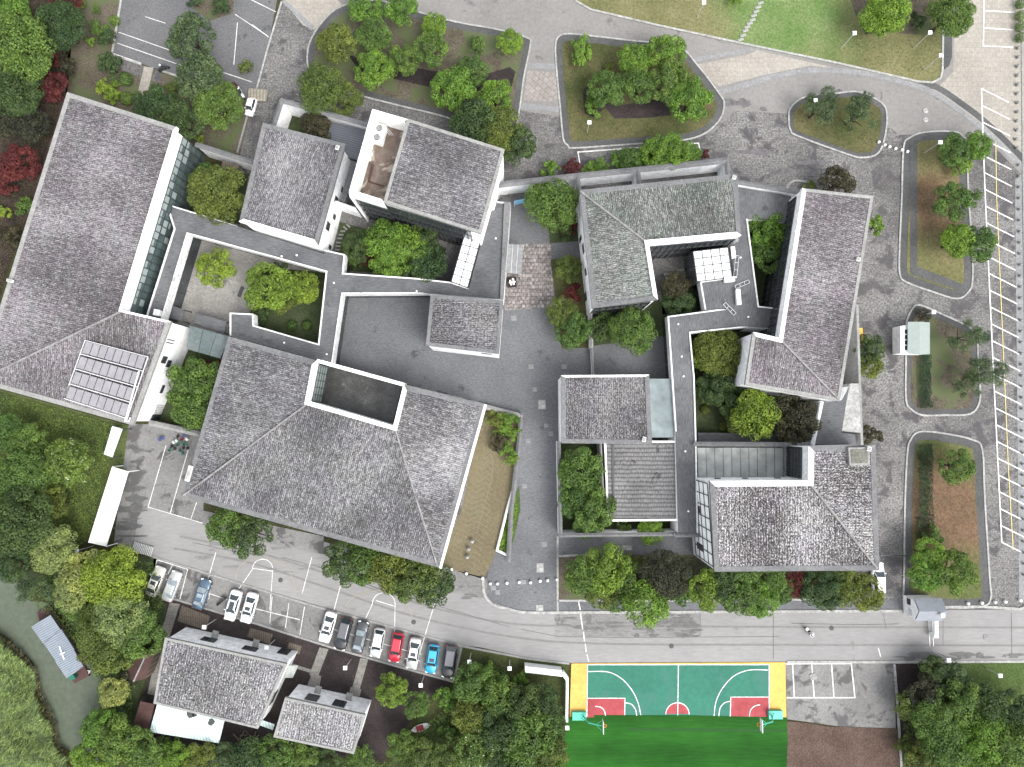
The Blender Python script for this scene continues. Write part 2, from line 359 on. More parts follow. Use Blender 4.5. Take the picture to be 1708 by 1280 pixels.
def thing(name, label, cat, loc=(0, 0, 0), rz=0., group=None):
    o = bpy.data.objects.new(name, None); COL.objects.link(o); o.location = loc; o.rotation_euler = (0, 0, rz)
    o.empty_display_size = .3; o['org'] = tuple(loc) if rz == 0 else (0, 0, 0)
    return tag(o, label, cat, group)
def inset(pts, ds):
    """inset a polygon (2-D part) by ds[i] for edge i; returns list of (x,y)"""
    n = len(pts); sgn = 1 if area2(pts) > 0 else -1; out = []
    def line(i):
        a, b = pts[i], pts[(i + 1) % n]; dx, dy = b[0] - a[0], b[1] - a[1]; L = math.hypot(dx, dy) or 1
        nx, ny = -dy / L * sgn, dx / L * sgn
        return (a[0] + nx * ds[i], a[1] + ny * ds[i], dx / L, dy / L)
    for i in range(n):
        x1, y1, ux, uy = line((i - 1) % n); x2, y2, vx, vy = line(i)
        det = ux * vy - uy * vx
        if abs(det) < .08: out.append((x2, y2)); continue
        t = ((x2 - x1) * vy - (y2 - y1) * vx) / det
        out.append((x1 + ux * t, y1 + uy * t))
    return out
def smooth_closed(pts, k=6):
    n = len(pts); out = []
    for i in range(n):
        p0, p1, p2, p3 = [Vector((*pts[(i + j - 1) % n][:2], 0)) for j in range(4)]
        for s in range(k):
            t = s / k
            q = .5 * ((2 * p1) + (-p0 + p2) * t + (2 * p0 - 5 * p1 + 4 * p2 - p3) * t * t + (-p0 + 3 * p1 - 3 * p2 + p3) * t ** 3)
            out.append((q.x, q.y))
    return out
def smooth_open(pts, k=8):
    out = []
    for i in range(len(pts) - 1):
        g = lambda j: Vector((*pts[max(0, min(len(pts) - 1, j))], 0))
        p0, p1, p2, p3 = g(i - 1), g(i), g(i + 1), g(i + 2)
        for s in range(k):
            t = s / k; q = .5 * ((2 * p1) + (-p0 + p2) * t + (2 * p0 - 5 * p1 + 4 * p2 - p3) * t * t + (-p0 + 3 * p1 - 3 * p2 + p3) * t ** 3)
            out.append((q.x, q.y))
    return out + [tuple(pts[-1])]
def sheet(name, pts, layer, mat, kind='structure', **kw):
    z = .01 * layer
    o = MB().ngon([P(x, y, z) for x, y in pts]).build(name, mat)
    return tag(o, kind=kind, **kw)
def strip_pts(pts, w):
    """polyline in photo px to a list of quads, width w in metres, at z"""
    return pts
def ribbon(q, w):
    """left and right edges of a mitred strip along the points q"""
    L, Rr = [], []
    for i, p in enumerate(q):
        d0 = (q[i] - q[i - 1]).normalized() if i else (q[1] - q[0]).normalized()
        d1 = (q[i + 1] - q[i]).normalized() if i < len(q) - 1 else d0
        t = (d0 + d1)
        if t.length < .2: t = d1
        t.normalize(); nn = Vector((-t.y, t.x, 0)); k = w / 2 / max(.35, nn.dot(Vector((-d1.y, d1.x, 0))))
        L.append(p + nn * k); Rr.append(p - nn * k)
    return L, Rr
def lines_mesh(name, segs, z, w, mat, kind='structure'):
    """painted lines; segs = list of polylines in photo px, each a hair above the last"""
    m = MB()
    for k, pl in enumerate(segs):
        zz = z + .0012 * k if k < 12 else z + .005 + .0012 * (k % 8)
        q = [P(x, y, zz) for x, y in pl]; q = [q[0]] + [b for a, b in zip(q[:-1], q[1:]) if (b - a).length > 1e-3]
        if len(q) < 2: continue
        L, Rr = ribbon(q, w); n = len(q)
        m.add(L + Rr, [(i, n + i, n + i + 1, i + 1) for i in range(n - 1)])
    return tag(m.build(name, mat), kind=kind)
def kerb(name, pts, w, h, mat, closed=True):
    q = [P(x, y, 0) for x, y in pts]; m = MB(); n = len(q)
    if closed:
        inn = inset([(p.x, p.y) for p in q], [w] * n)
        if area2(q) < 0: pass
        for i in range(n):
            j = (i + 1) % n
            a, b, c, d = q[i], q[j], Vector((*inn[j], 0)), Vector((*inn[i], 0))
            up = Vector((0, 0, h))
            m.add([a, b, c, d, a + up, b + up, c + up, d + up], [(4, 5, 6, 7), (0, 1, 5, 4), (3, 7, 6, 2)])
    else:
        for a, b in zip(q[:-1], q[1:]): m.beam(a + Vector((0, 0, h / 2)), b + Vector((0, 0, h / 2)), w, h)
    return tag(m.build(name, mat), kind='structure')
def shrink(pts, dpx): return inset(pts, [dpx] * len(pts))
# ---------------------------------------------------------------- the ground
g = MB(); S = 700
g.add([(-S, -S, -.02), (S, -S, -.02), (S, S, -.02), (-S, S, -.02)], [(0, 1, 2, 3)])
tag(g.build('ground', mottled('rough_ground', (.06, .075, .03), (.12, .11, .06), .08, 2, .5, .95, .1)), kind='structure')
sheet('paving', [(478, -60), (470, 3), (428, 150), (395, 260), (395, 700), (600, 900), (810, 1030), (1740, 1030), (1740, -60)], 1, PAVE)
sheet('driveway', [(455, -60), (530, 20), (600, 30), (840, 90), (870, 185), (935, 195), (1010, 235), (1190, 222), (1225, 185), (1318, 190), (1400, 148), (1500, 225), (1640, 225), (1740, 330), (1740, -60)], 2, DRIVE)
sheet('courtyard_floor', [(270, 330), (420, 380), (545, 440), (545, 590), (380, 570), (265, 545)], 2, COURTB)
sheet('plaza', [(545, 480), (715, 480), (840, 330), (965, 330), (990, 520), (1130, 520), (1130, 630), (932, 630), (932, 1021), (870, 1021), (826, 1008), (810, 990), (814, 960), (850, 800), (868, 690), (690, 640), (545, 615)], 2, PLAZA)
sheet('gate_paving', [(846, 409), (918, 405), (925, 512), (842, 518)], 3, GATE)
sheet('walkway', [(932, 893), (1165, 890), (1168, 925), (932, 930)], 3, PLAZA)
sheet('walkway', [(930, 1001), (1512, 1001), (1512, 1019), (930, 1019)], 3, PLAZA)
sheet('road', [(190, 905), (203, 800), (215, 708), (280, 708), (345, 715), (330, 850), (740, 955), (806, 978), (812, 1002), (870, 1021), (1740, 1017), (1740, 1102), (1310, 1104), (950, 1106), (880, 1097), (800, 1080), (772, 1077), (760, 1134), (242, 982), (255, 930), (196, 910)], 4, CONC)
sheet('yard', [(203, 800), (190, 905), (222, 917), (230, 862), (247, 847), (338, 874), (345, 720), (215, 706)], 5, CONC2)
sheet('yard', [(257, 931), (768, 1078), (756, 1136), (560, 1082), (240, 984)], 5, CONC2)
sheet('yard', [(330, 850), (540, 895), (540, 925), (440, 905), (338, 876)], 6, CONC2)
sheet('yard', [(735, 945), (812, 965), (812, 1000), (760, 990), (720, 975)], 6, CONC2)
# north-west car park
sheet('car_park', [(206, -60), (187, 90), (300, 128), (425, 170), (440, 120), (473, -60)], 3, ASPH)
sheet('verge', [(110, -60), (206, -60), (187, 92), (395, 160), (425, 148), (400, 262), (330, 260), (200, 205), (110, 160)], 2, BROWNF)
sheet('path', [(240, 111), (256, 113), (245, 160), (229, 158)], 4, CREAM)
sheet('path', [(188, 92), (240, 111), (236, 130), (205, 118)], 4, PAVE)
sheet('path', [(260, 116), (270, 120), (268, 138), (252, 134)], 4, PAVE)
sheet('verge', [(325, -20), (392, -20), (388, 22), (350, 35), (322, 15)], 4, BROWNF)
sheet('crossing', [(472, -20), (545, -20), (572, 10), (560, 24), (524, 50), (505, 42), (475, 5)], 4, CREAM)
sheet('crossing', [(470, 3), (478, 2), (524, 44), (520, 52)], 5, BAND)
sheet('crossing', [(880, 104), (928, 107), (928, 117), (882, 113)], 4, BAND)
sheet('crossing', [(880, 118), (929, 121), (932, 171), (873, 167)], 4, PINKP)
sheet('crossing', [(872, 172), (932, 178), (932, 187), (869, 182)], 4, BAND)
sheet('cream_walk', [(1160, 108), (1245, 92), (1262, 84), (1400, 115), (1560, 150), (1590, 120), (1592, -60), (1740, -60), (1740, 292), (1700, 282), (1645, 222), (1560, 157), (1450, 122), (1352, 110), (1280, 124), (1197, 145)], 4, CREAM)
sheet('crossing', [(1146, 98), (1252, 80), (1262, 84), (1156, 104)], 5, BAND)
arc_ = smooth_open([(1199, 155), (1240, 143), (1290, 128), (1350, 118), (1400, 118), (1460, 126), (1545, 150), (1600, 184), (1650, 224), (1712, 286)])
lines_mesh('band_paving', [arc_], .055, .85, BAND)
lines_mesh('band_paving', [[(x + 5, y - 10) for x, y in arc_[40:]]], .048, 1.0, RING)
# lawns north
lawn = [(935, -60), (960, 4), (985, 18), (1100, 45), (1240, 75), (1400, 108), (1530, 138), (1555, 140), (1570, 132), (1573, 118), (1574, 60), (1582, -60)]
c_ = P(1310, 20, 0)
sheet('lawn', lawn, 6, patchy('north_lawn_grass', (.20, .21, .09), (.36, .34, .17), (.18, .30, .09), (.28, .38, .15), c_.x, c_.y, 10))
sheet('flower_bed', [(1400, -60), (1425, 20), (1445, 52), (1560, 60), (1578, -60)], 7, BROWNF)
kerb('kerb', lawn, .3, .14, KERB)
sheet('path', [(1574, 55), (1588, 58), (1588, 95), (1583, 110), (1573, 118)], 5, RING)
for x, y in [(1272, -2), (1268, 6), (1264, 13), (1261, 20), (1257, 27), (1255, 34), (1250, 40), (1246, 46), (1243, 52), (1239, 60), (1235, 67)]:
    p = P(x, y, 0); tag(MB().box((0, 0, .05), (.95, .38, .1), .3).build('stepping_stone', KERB), 'pale stone slab of the stepping path curving across the north lawn', 'stepping stone', 'stepping stones on the north lawn').location = (p.x, p.y, .06)
# planted islands with kerbs
ISL = [
 ([(640, 2), (600, 2), (560, 15), (531, 44), (514, 77), (513, 113), (530, 136), (585, 157), (665, 178), (745, 198), (800, 222), (852, 228), (866, 193), (875, 130), (886, 75), (880, 63), (832, 49), (760, 36), (693, 18)], BROWNF, 9),
 ([(946, 244), (938, 232), (933, 180), (928, 129), (925, 78), (932, 60), (950, 56), (982, 59), (1060, 68), (1131, 77), (1165, 110), (1201, 157), (1209, 175), (1202, 200), (1180, 222), (1150, 234), (1100, 239), (1020, 245), (955, 249)], GRASS_D, 20),
 ([(1314, 201), (1317, 180), (1342, 161), (1394, 155), (1433, 153), (1469, 170), (1480, 191), (1476, 232), (1464, 258), (1438, 265), (1412, 259), (1330, 229), (1317, 219)], GRASS_D, 15),
 ([(1502, 330), (1505, 247), (1515, 230), (1541, 220), (1590, 219), (1608, 229), (1613, 247), (1616, 330), (1621, 397), (1623, 464), (1616, 488), (1595, 500), (1550, 487), (1510, 472), (1499, 459), (1498, 423)], patchy('long_island_ground', (.20, .21, .09), (.33, .30, .15), (.22, .16, .10), (.30, .20, .12), P(1565, 340, 0).x, P(1565, 340, 0).y, 5), 24),
 ([(1509, 600), (1509, 544), (1518, 518), (1533, 508), (1575, 525), (1618, 546), (1630, 567), (1632, 601), (1635, 640), (1634, 672), (1618, 692), (1575, 694), (1538, 694), (1518, 684), (1509, 666)], BROWNF, 18),
 ([(1507, 850), (1511, 759), (1517, 733), (1533, 719), (1575, 722), (1623, 733), (1639, 751), (1643, 833), (1651, 960), (1653, 998), (1637, 1013), (1574, 1014), (1510, 1000), (1505, 985), (1506, 950)], patchy('reddish_island_ground', (.16, .20, .07), (.24, .24, .11), (.22, .15, .095), (.30, .19, .12), P(1585, 850, 0).x, P(1585, 850, 0).y, 7), 24)]
for k, (pts, mt, rg) in enumerate(ISL):
    sp = smooth_closed(pts, 4)
    sheet('island_border', sp, 8, RING)
    sheet('planting_bed', smooth_closed(shrink(pts, 12 if k == 0 else rg * .62), 3), 11, mt)
    kerb('kerb', sp, .26, .16, KERB)
sheet('soil_bed', [(575, 85), (600, 100), (640, 105), (720, 118), (790, 130), (850, 112), (860, 120), (845, 175), (800, 175), (735, 150), (650, 130), (600, 118)], 12, SOIL)
sheet('soil_bed', [(972, 150), (985, 140), (1000, 170), (1040, 175), (1100, 165), (1150, 180), (1140, 190), (1080, 197), (1025, 198), (1010, 180), (990, 196), (975, 190)], 12, SOIL)
sheet('soil_bed', [(1518, 240), (1530, 238), (1530, 445), (1608, 475), (1600, 485), (1518, 458)], 12, RING)
# north-west bank, west slope, river, south-west garden ground
sheet('slope', [(-80, -60), (112, -60), (120, 60), (112, 160), (60, 320), (-60, 640), (-80, 640)], 2, mottled('purple_brown_undergrowth', (.10, .07, .07), (.2, .14, .12), .4, 4, .6, .95, .1))
sheet('slope', [(-80, 640), (0, 650), (222, 712), (203, 800), (150, 900), (110, 925), (-80, 870)], 2, mottled('mossy_slope_ground', (.12, .16, .06), (.2, .24, .09), .4, 4, .6, .95, .1))
river = smooth_closed([(-120, 880), (0, 932), (25, 965), (45, 1000), (85, 1008), (115, 1050), (168, 1130), (168, 1182), (150, 1205), (155, 1240), (172, 1300), (175, 1420), (110, 1420), (122, 1280), (120, 1256), (98, 1240), (86, 1195), (66, 1151), (58, 1110), (28, 1080), (0, 1056), (-120, 1010)], 5)
sheet('river', river, 3, WATER)
sheet('bank', [(110, 925), (262, 930), (250, 990), (280, 1010), (262, 1080), (230, 1170), (240, 1240), (180, 1235), (160, 1200), (172, 1180), (170, 1130), (118, 1050), (88, 1010), (30, 960)], 5, GARDEN)
sheet('yard', [(242, 984), (560, 1082), (756, 1136), (700, 1180), (640, 1270), (440, 1250), (250, 1235), (235, 1170), (262, 1080), (280, 1010)], 6, SOIL)
sheet('lawn', [(772, 1078), (800, 1081), (882, 1100), (948, 1108), (946, 1290), (640, 1290), (700, 1190), (760, 1136)], 6, mottled('shrubby_ground', (.07, .10, .035), (.13, .14, .06), .3, 3, .5, .95, .1))
for q_, pts in enumerate(([(283, 1005), (300, 1008), (283, 1062), (268, 1130), (258, 1160), (246, 1158), (262, 1080)], [(533, 1080), (548, 1083), (530, 1130), (516, 1126)], [(601, 1098), (614, 1100), (600, 1150), (588, 1146)],
            [(476, 1103), (527, 1120), (525, 1125), (474, 1109)], [(520, 1124), (536, 1128), (532, 1150), (512, 1145)], [(585, 1146), (603, 1150), (598, 1170), (580, 1165)])):
    sheet('path', pts, 8 + q_ * .4, CONC3)
for pts in ([(303, 1010), (350, 1028), (345, 1052), (296, 1036)], [(418, 1048), (455, 1058), (450, 1075), (412, 1062)], [(482, 1072), (503, 1078), (500, 1092), (478, 1086)]):
    sheet('deck', pts, 8, WOOD)
# south-east
sheet('yard', [(1310, 1104), (1492, 1104), (1494, 1215), (1400, 1212), (1360, 1206), (1313, 1200)], 6, CONC2)
sheet('bare_ground', [(1310, 1203), (1345, 1206), (1380, 1212), (1498, 1216), (1505, 1400), (1308, 1400)], 7, mottled('brown_rubble', (.14, .095, .075), (.22, .155, .125), .3, 5, .65, .95, .1))
sheet('soil_bed', [(1494, 1106), (1580, 1106), (1600, 1180), (1560, 1400), (1504, 1400)], 6, SOIL)
sheet('lawn', [(1578, 1106), (1740, 1104), (1740, 1400), (1560, 1400)], 5, GRASS_G)
kerb('kerb', [(1312, 1104), (1492, 1104.5), (1500, 1104.5), (1740, 1103)], .35, .15, KERB, False)
kerb('kerb', [(1491, 1108), (1497, 1180), (1504, 1300)], .35, .15, KERB, False)
# kerbs along the road
kerb('kerb', smooth_open([(806, 965), (808, 990), (822, 1008), (845, 1015), (870, 1021), (900, 1022)]) + [(1500, 1019), (1530, 1019)], .4, .15, KERB, False)
kerb('kerb', [(1560, 1013), (1640, 1012), (1700, 1016), (1740, 1004)], .4, .15, KERB, False)
kerb('kerb', [(196, 907), (242, 923), (256, 929), (520, 1010), (772, 1078), (840, 1091), (882, 1099), (950, 1107)], .3, .12, COPE2, False)
kerb('kerb', [(240, 984), (430, 1041), (560, 1082), (658, 1110), (756, 1137), (770, 1080)], .3, .14, COPE2, False)
kerb('kerb', [(206, -20), (187, 92), (236, 108)], .3, .14, KERB, False)
kerb('kerb', [(268, 118), (300, 129), (395, 160)], .3, .14, KERB, False)
kerb('kerb', [(470, 3), (447, 80), (428, 150)], .25, .12, KERB, False)
kerb('kerb', [(413, 193), (396, 256)], .3, .14, COPE2, False)
kerb('kerb', [(930, 895), (930, 1020)], .3, .1, KERB, False)
kerb('kerb', [(930, 928), (985, 925)], .3, .1, KERB, False)
kerb('kerb', [(930, 1002), (1000, 1002), (1150, 1002), (1370, 1000)], .3, .1, KERB, False)
sheet('planting_bed', [(931, 928), (1168, 925), (1190, 955), (1475, 955), (1475, 1000), (931, 1001)], 4, BROWNF)
# painted lines
def W(t): # stall line base in the east car park
    ys = [(1637, 148), (1641, 262), (1643, 320), (1658, 640), (1671, 905)]
    for (x0, y0), (x1, y1) in zip(ys[:-1], ys[1:]):
        if t <= y1: return x0 + (x1 - x0) * (t - y0) / (y1 - y0)
    return ys[-1][0]
base = [(W(t), t) for t in range(148, 906, 18)] + [(1671, 905)]
seg = [base] + [[(W(148 + 28.03 * i), 148 + 28.03 * i), (W(148 + 28.03 * i) + 46, 148 + 28.03 * i + 23)] for i in range(28)]
lines_mesh('road_marking', seg + [[(1642, -30), (1640, 77), (1690, 79)], [(1643, 18), (1692, 21)], [(1641, 47), (1691, 50)]], .065, .2, PAINT)
lines_mesh('road_marking', [[(1661, 238), (1662, 320), (1668, 460), (1675, 620), (1682, 780), (1690, 918)]], .072, .12, YPAINT)
lines_mesh('road_marking', [[(198, 54), (309, 93)], [(195, 72), (307, 111)], [(188, 89), (236, 106)], [(242, 28), (276, 39)], [(395, -12), (460, 20)], [(392, 24), (446, 60)], [(420, 41), (448, 62)], [(396, 38), (390, 108)], [(360, 117), (420, 137)]], .045, .11, PAINT)
lines_mesh('road_marking', [[(277, 743), (247, 846), (338, 873)], [(314, 750), (284, 856)], [(328, 838), (318, 867)],
    [(262, 934), (313, 950), (300, 1000)], [(288, 942), (280, 958)], [(262, 934), (258, 950)],
    [(360, 922), (346, 970)], [(348, 990), (390, 1004)], [(412, 1012), (500, 1034)], [(520, 930), (504, 990)], [(571, 965), (556, 1022)], [(727, 1000), (700, 1090), (703, 1092)], [(556, 1050), (700, 1092)]], .066, .11, PAINT)
def key(cx, cy, r, base1, base2):
    a = [(cx + r * math.cos(t), cy + r * math.sin(t)) for t in [math.pi * (1 + k / 16) for k in range(17)]]
    return [base1] + a + [base2]
lines_mesh('road_marking', [key(438, 950, 17, (398, 983), (450, 1018)), key(640, 1008, 19, (607, 1038), (658, 1058)), [(421, 948), (455, 953)], [(627, 1002), (660, 1012)],
    [(348, 1000), (352, 976)], [(454, 995), (450, 1040)], [(482, 1006), (476, 1048)], [(508, 1012), (500, 1060)]], .066, .1, PAINT)
lines_mesh('road_marking', [smooth_open([(392, 975), (400, 945), (430, 932), (470, 940), (488, 965), (492, 990)]), smooth_open([(576, 1012), (590, 996), (625, 986), (650, 990), (680, 1010), (690, 1040)])], .068, .08, plain('faded_yellow_line', (.27, .25, .17), .8))
lines_mesh('road_marking', [[(965, 1004), (968, 1018)], [(968, 1022), (972, 1050)], [(973, 1054), (975, 1070)], [(976, 1074), (978, 1088)], [(979, 1092), (982, 1104)], [(1465, 1081), (1469, 1096)]], .066, .16, PAINT)
lines_mesh('road_crack', [[(870, 1050), (930, 1062), (1030, 1064), (1160, 1063), (1300, 1062)], [(530, 945), (640, 985), (760, 1020), (850, 1046)], [(1168, 1022), (1168, 1060)], [(1573, 1028), (1573, 1076)], [(1687, 1023), (1688, 1098)], [(1473, 1022), (1478, 1050)]], .058, .07, plain('dark_joint', (.09, .09, .088), .9))
rng = random.Random(3)
def blots(name, n, x0, y0, x1, y1, z, mat, big=1.):
    m = MB()
    for k_ in range(n):
        z_ = z + .0011 * k_
        cx, cy = rng.uniform(x0, x1), rng.uniform(y0, y1); p = P(cx, cy, z_); L, Wd = rng.uniform(.3, 1.6) * big, rng.uniform(.08, .35) * big
        pts = [(p.x + L * math.cos(t) * rng.uniform(.6, 1.2), p.y + Wd * math.sin(t) * rng.uniform(.5, 1.3), z_) for t in [2 * math.pi * k / 12 for k in range(12)]]
        m.ngon(pts)
    return tag(m.build(name, mat), kind='structure')
DARKST = plain('dark_damp_stain', (.11, .11, .107), .9, var=.2)
blots('road_stain', 46, 1060, 1026, 1166, 1062, .057, DARKST)
blots('road_stain', 14, 930, 1026, 1060, 1050, .057, DARKST)
blots('road_stain', 16, 1500, 1090, 1600, 1100, .057, DARKST, 1.3)
blots('road_stain', 10, 1600, 1092, 1700, 1099, .057, DARKST, 1.3)
lines_mesh('road_marking', [[(967, 272), (964, 254), (1165, 239), (1168, 252)], [(1030, 249), (1032, 262)]], .05, .18, PAINT)
# sports courts
sheet('court_surround', [(953, 1107), (1310, 1105), (1312, 1200), (950, 1200)], 7, C_YEL)
sheet('basketball_court', [(980, 1109.5), (1283, 1109), (1283, 1200), (979, 1200)], 8, C_GRN)
sheet('key_area', [(979.5, 1165), (1042.5, 1165), (1042, 1200), (979, 1200)], 9, C_RED)
sheet('key_area', [(1219, 1163), (1282.5, 1163), (1283, 1200), (1218, 1200)], 9, C_RED)
def arcp(cx, cy, r, a0, a1, n=24): return [(cx + r * math.cos(R(a0 + (a1 - a0) * k / n)), cy + r * math.sin(R(a0 + (a1 - a0) * k / n))) for k in range(n + 1)]
sheet('centre_circle', arcp(1130, 1191, 19.5, 180, 360), 9, C_RED)
a3 = smooth_open([(981, 1120.5), (1013, 1121), (1035, 1131), (1053, 1150), (1064, 1172), (1069, 1194)])
b3 = smooth_open([(1281, 1118), (1250, 1118), (1224, 1128), (1204, 1150), (1194, 1172), (1191, 1195)])
lines_mesh('court_line', [[(980, 1109), (979, 1196)], [(1131.5, 1109), (1130.5, 1194)], [(1283, 1109), (1283, 1196)], [(980, 1109), (1283, 1109)], a3, b3, [(979, 1165), (1042.5, 1165), (1042, 1194)], [(1283, 1163), (1219, 1163), (1218, 1196)],
    arcp(1130, 1192, 19.5, 180, 360), smooth_open([(1043, 1172.5), (1053, 1175), (1060, 1184), (1062, 1194)]), smooth_open([(1218, 1170), (1208, 1173), (1201, 1182), (1199, 1195)]), smooth_open([(993, 1178.5), (1002, 1180), (1008, 1186), (1010, 1194)]), smooth_open([(1268, 1176), (1259, 1178), (1252, 1185), (1250, 1195)])], .1, .14, PAINT)
sheet('artificial_turf', [(946, 1196), (975, 1197), (991, 1197), (991, 1193), (1150, 1193.5), (1260, 1196), (1312, 1197), (1314, 1230), (1308, 1400), (915, 1400), (930, 1280), (946, 1215)], 11, TURF)
sheet('turf_seam', [(1047, 1214), (1313, 1216), (1313, 1222), (1047, 1219)], 12, plain('dark_turf_seam', (.008, .058, .005), .9))
lines_mesh('road_marking', [[(1311, 1107.5), (1420, 1107), (1426, 1164), (1312, 1164)], [(1322, 1108), (1325, 1164)], [(1354, 1107), (1358, 1164)], [(1387, 1107), (1391, 1164)]], .08, .18, PAINT)
tag(MB().box((0, 0, .04), (1.0, .9, .06), .3).build('drain_cover', COPE2), 'square drain cover between two stall lines beside the basketball court', 'drain cover').location = P(1356, 1129, .08)

kerb('kerb', smooth_open([(1312, 316), (1315, 308), (1325, 302), (1340, 303), (1358, 307)]), .3, .12, KERB, False)

blots('wet_patch', 9, 205, 800, 228, 895, .061, plain('wet_concrete', (.085, .085, .085), .5, var=.2), 2.2)
blots('road_stain', 14, 300, 900, 520, 960, .058, plain('faint_damp_stain', (.15, .15, .148), .8, var=.2), 1.1)
blots('road_stain', 10, 700, 955, 800, 1000, .058, DARKST, 1.0)
blots('paving_stain', 14, 1190, 170, 1480, 300, .022, plain('dark_cobble_patch', (.105, .10, .104), .9, var=.3), 2.0)

sheet('pavement', [(1693, 300), (1708, 290), (1760, 300), (1760, 1000), (1700, 1000)], 3, BAND)
kerb('kerb', [(1704, 70), (1706, 300), (1712, 700), (1716, 990)], .25, .12, COPE2, False)

sheet('road_patch', [(925, 1022), (1168, 1021.5), (1168, 1062), (925, 1063)], 4.6, mottled('older_concrete_patch', (.34, .335, .33), (.46, .45, .44), .15, 2.5, .35, .85, .25, fsc=(.4, 1.6, 1), stain=((.23, .23, .225), .35, .57)))
TRK = plain('faint_tyre_track', (.150, .148, .144), .85, var=.12)
lines_mesh('tyre_track', [smooth_open([(300, 895), (430, 922), (560, 962), (700, 1008), (850, 1040), (1000, 1044), (1300, 1046), (1720, 1047)]), smooth_open([(290, 915), (420, 940), (550, 982), (690, 1028), (850, 1062), (1000, 1074), (1300, 1076), (1720, 1077)])], .052, .3, TRK)
lines_mesh('road_crack', [smooth_open([(470, 930), (560, 955), (650, 990), (720, 1012)]), smooth_open([(320, 905), (380, 918), (440, 928)]), smooth_open([(1320, 1040), (1420, 1042), (1500, 1041)]), [(1290, 1022), (1290, 1100)]], .07, .06, plain('dark_road_crack', (.075, .075, .073), .9))
for x, y in ((1387, 1048), (468, 968), (752, 1078), (1120, 1078), (690, 1038)):
    p = P(x, y, .07); o = MB().cyl((0, 0, 0), (0, 0, .02), .36, .36, 16).build('manhole_cover', RING); o.location = (p.x, p.y, .07); tag(o, 'round dark manhole cover in the concrete road', 'manhole cover', 'manhole covers of the road')
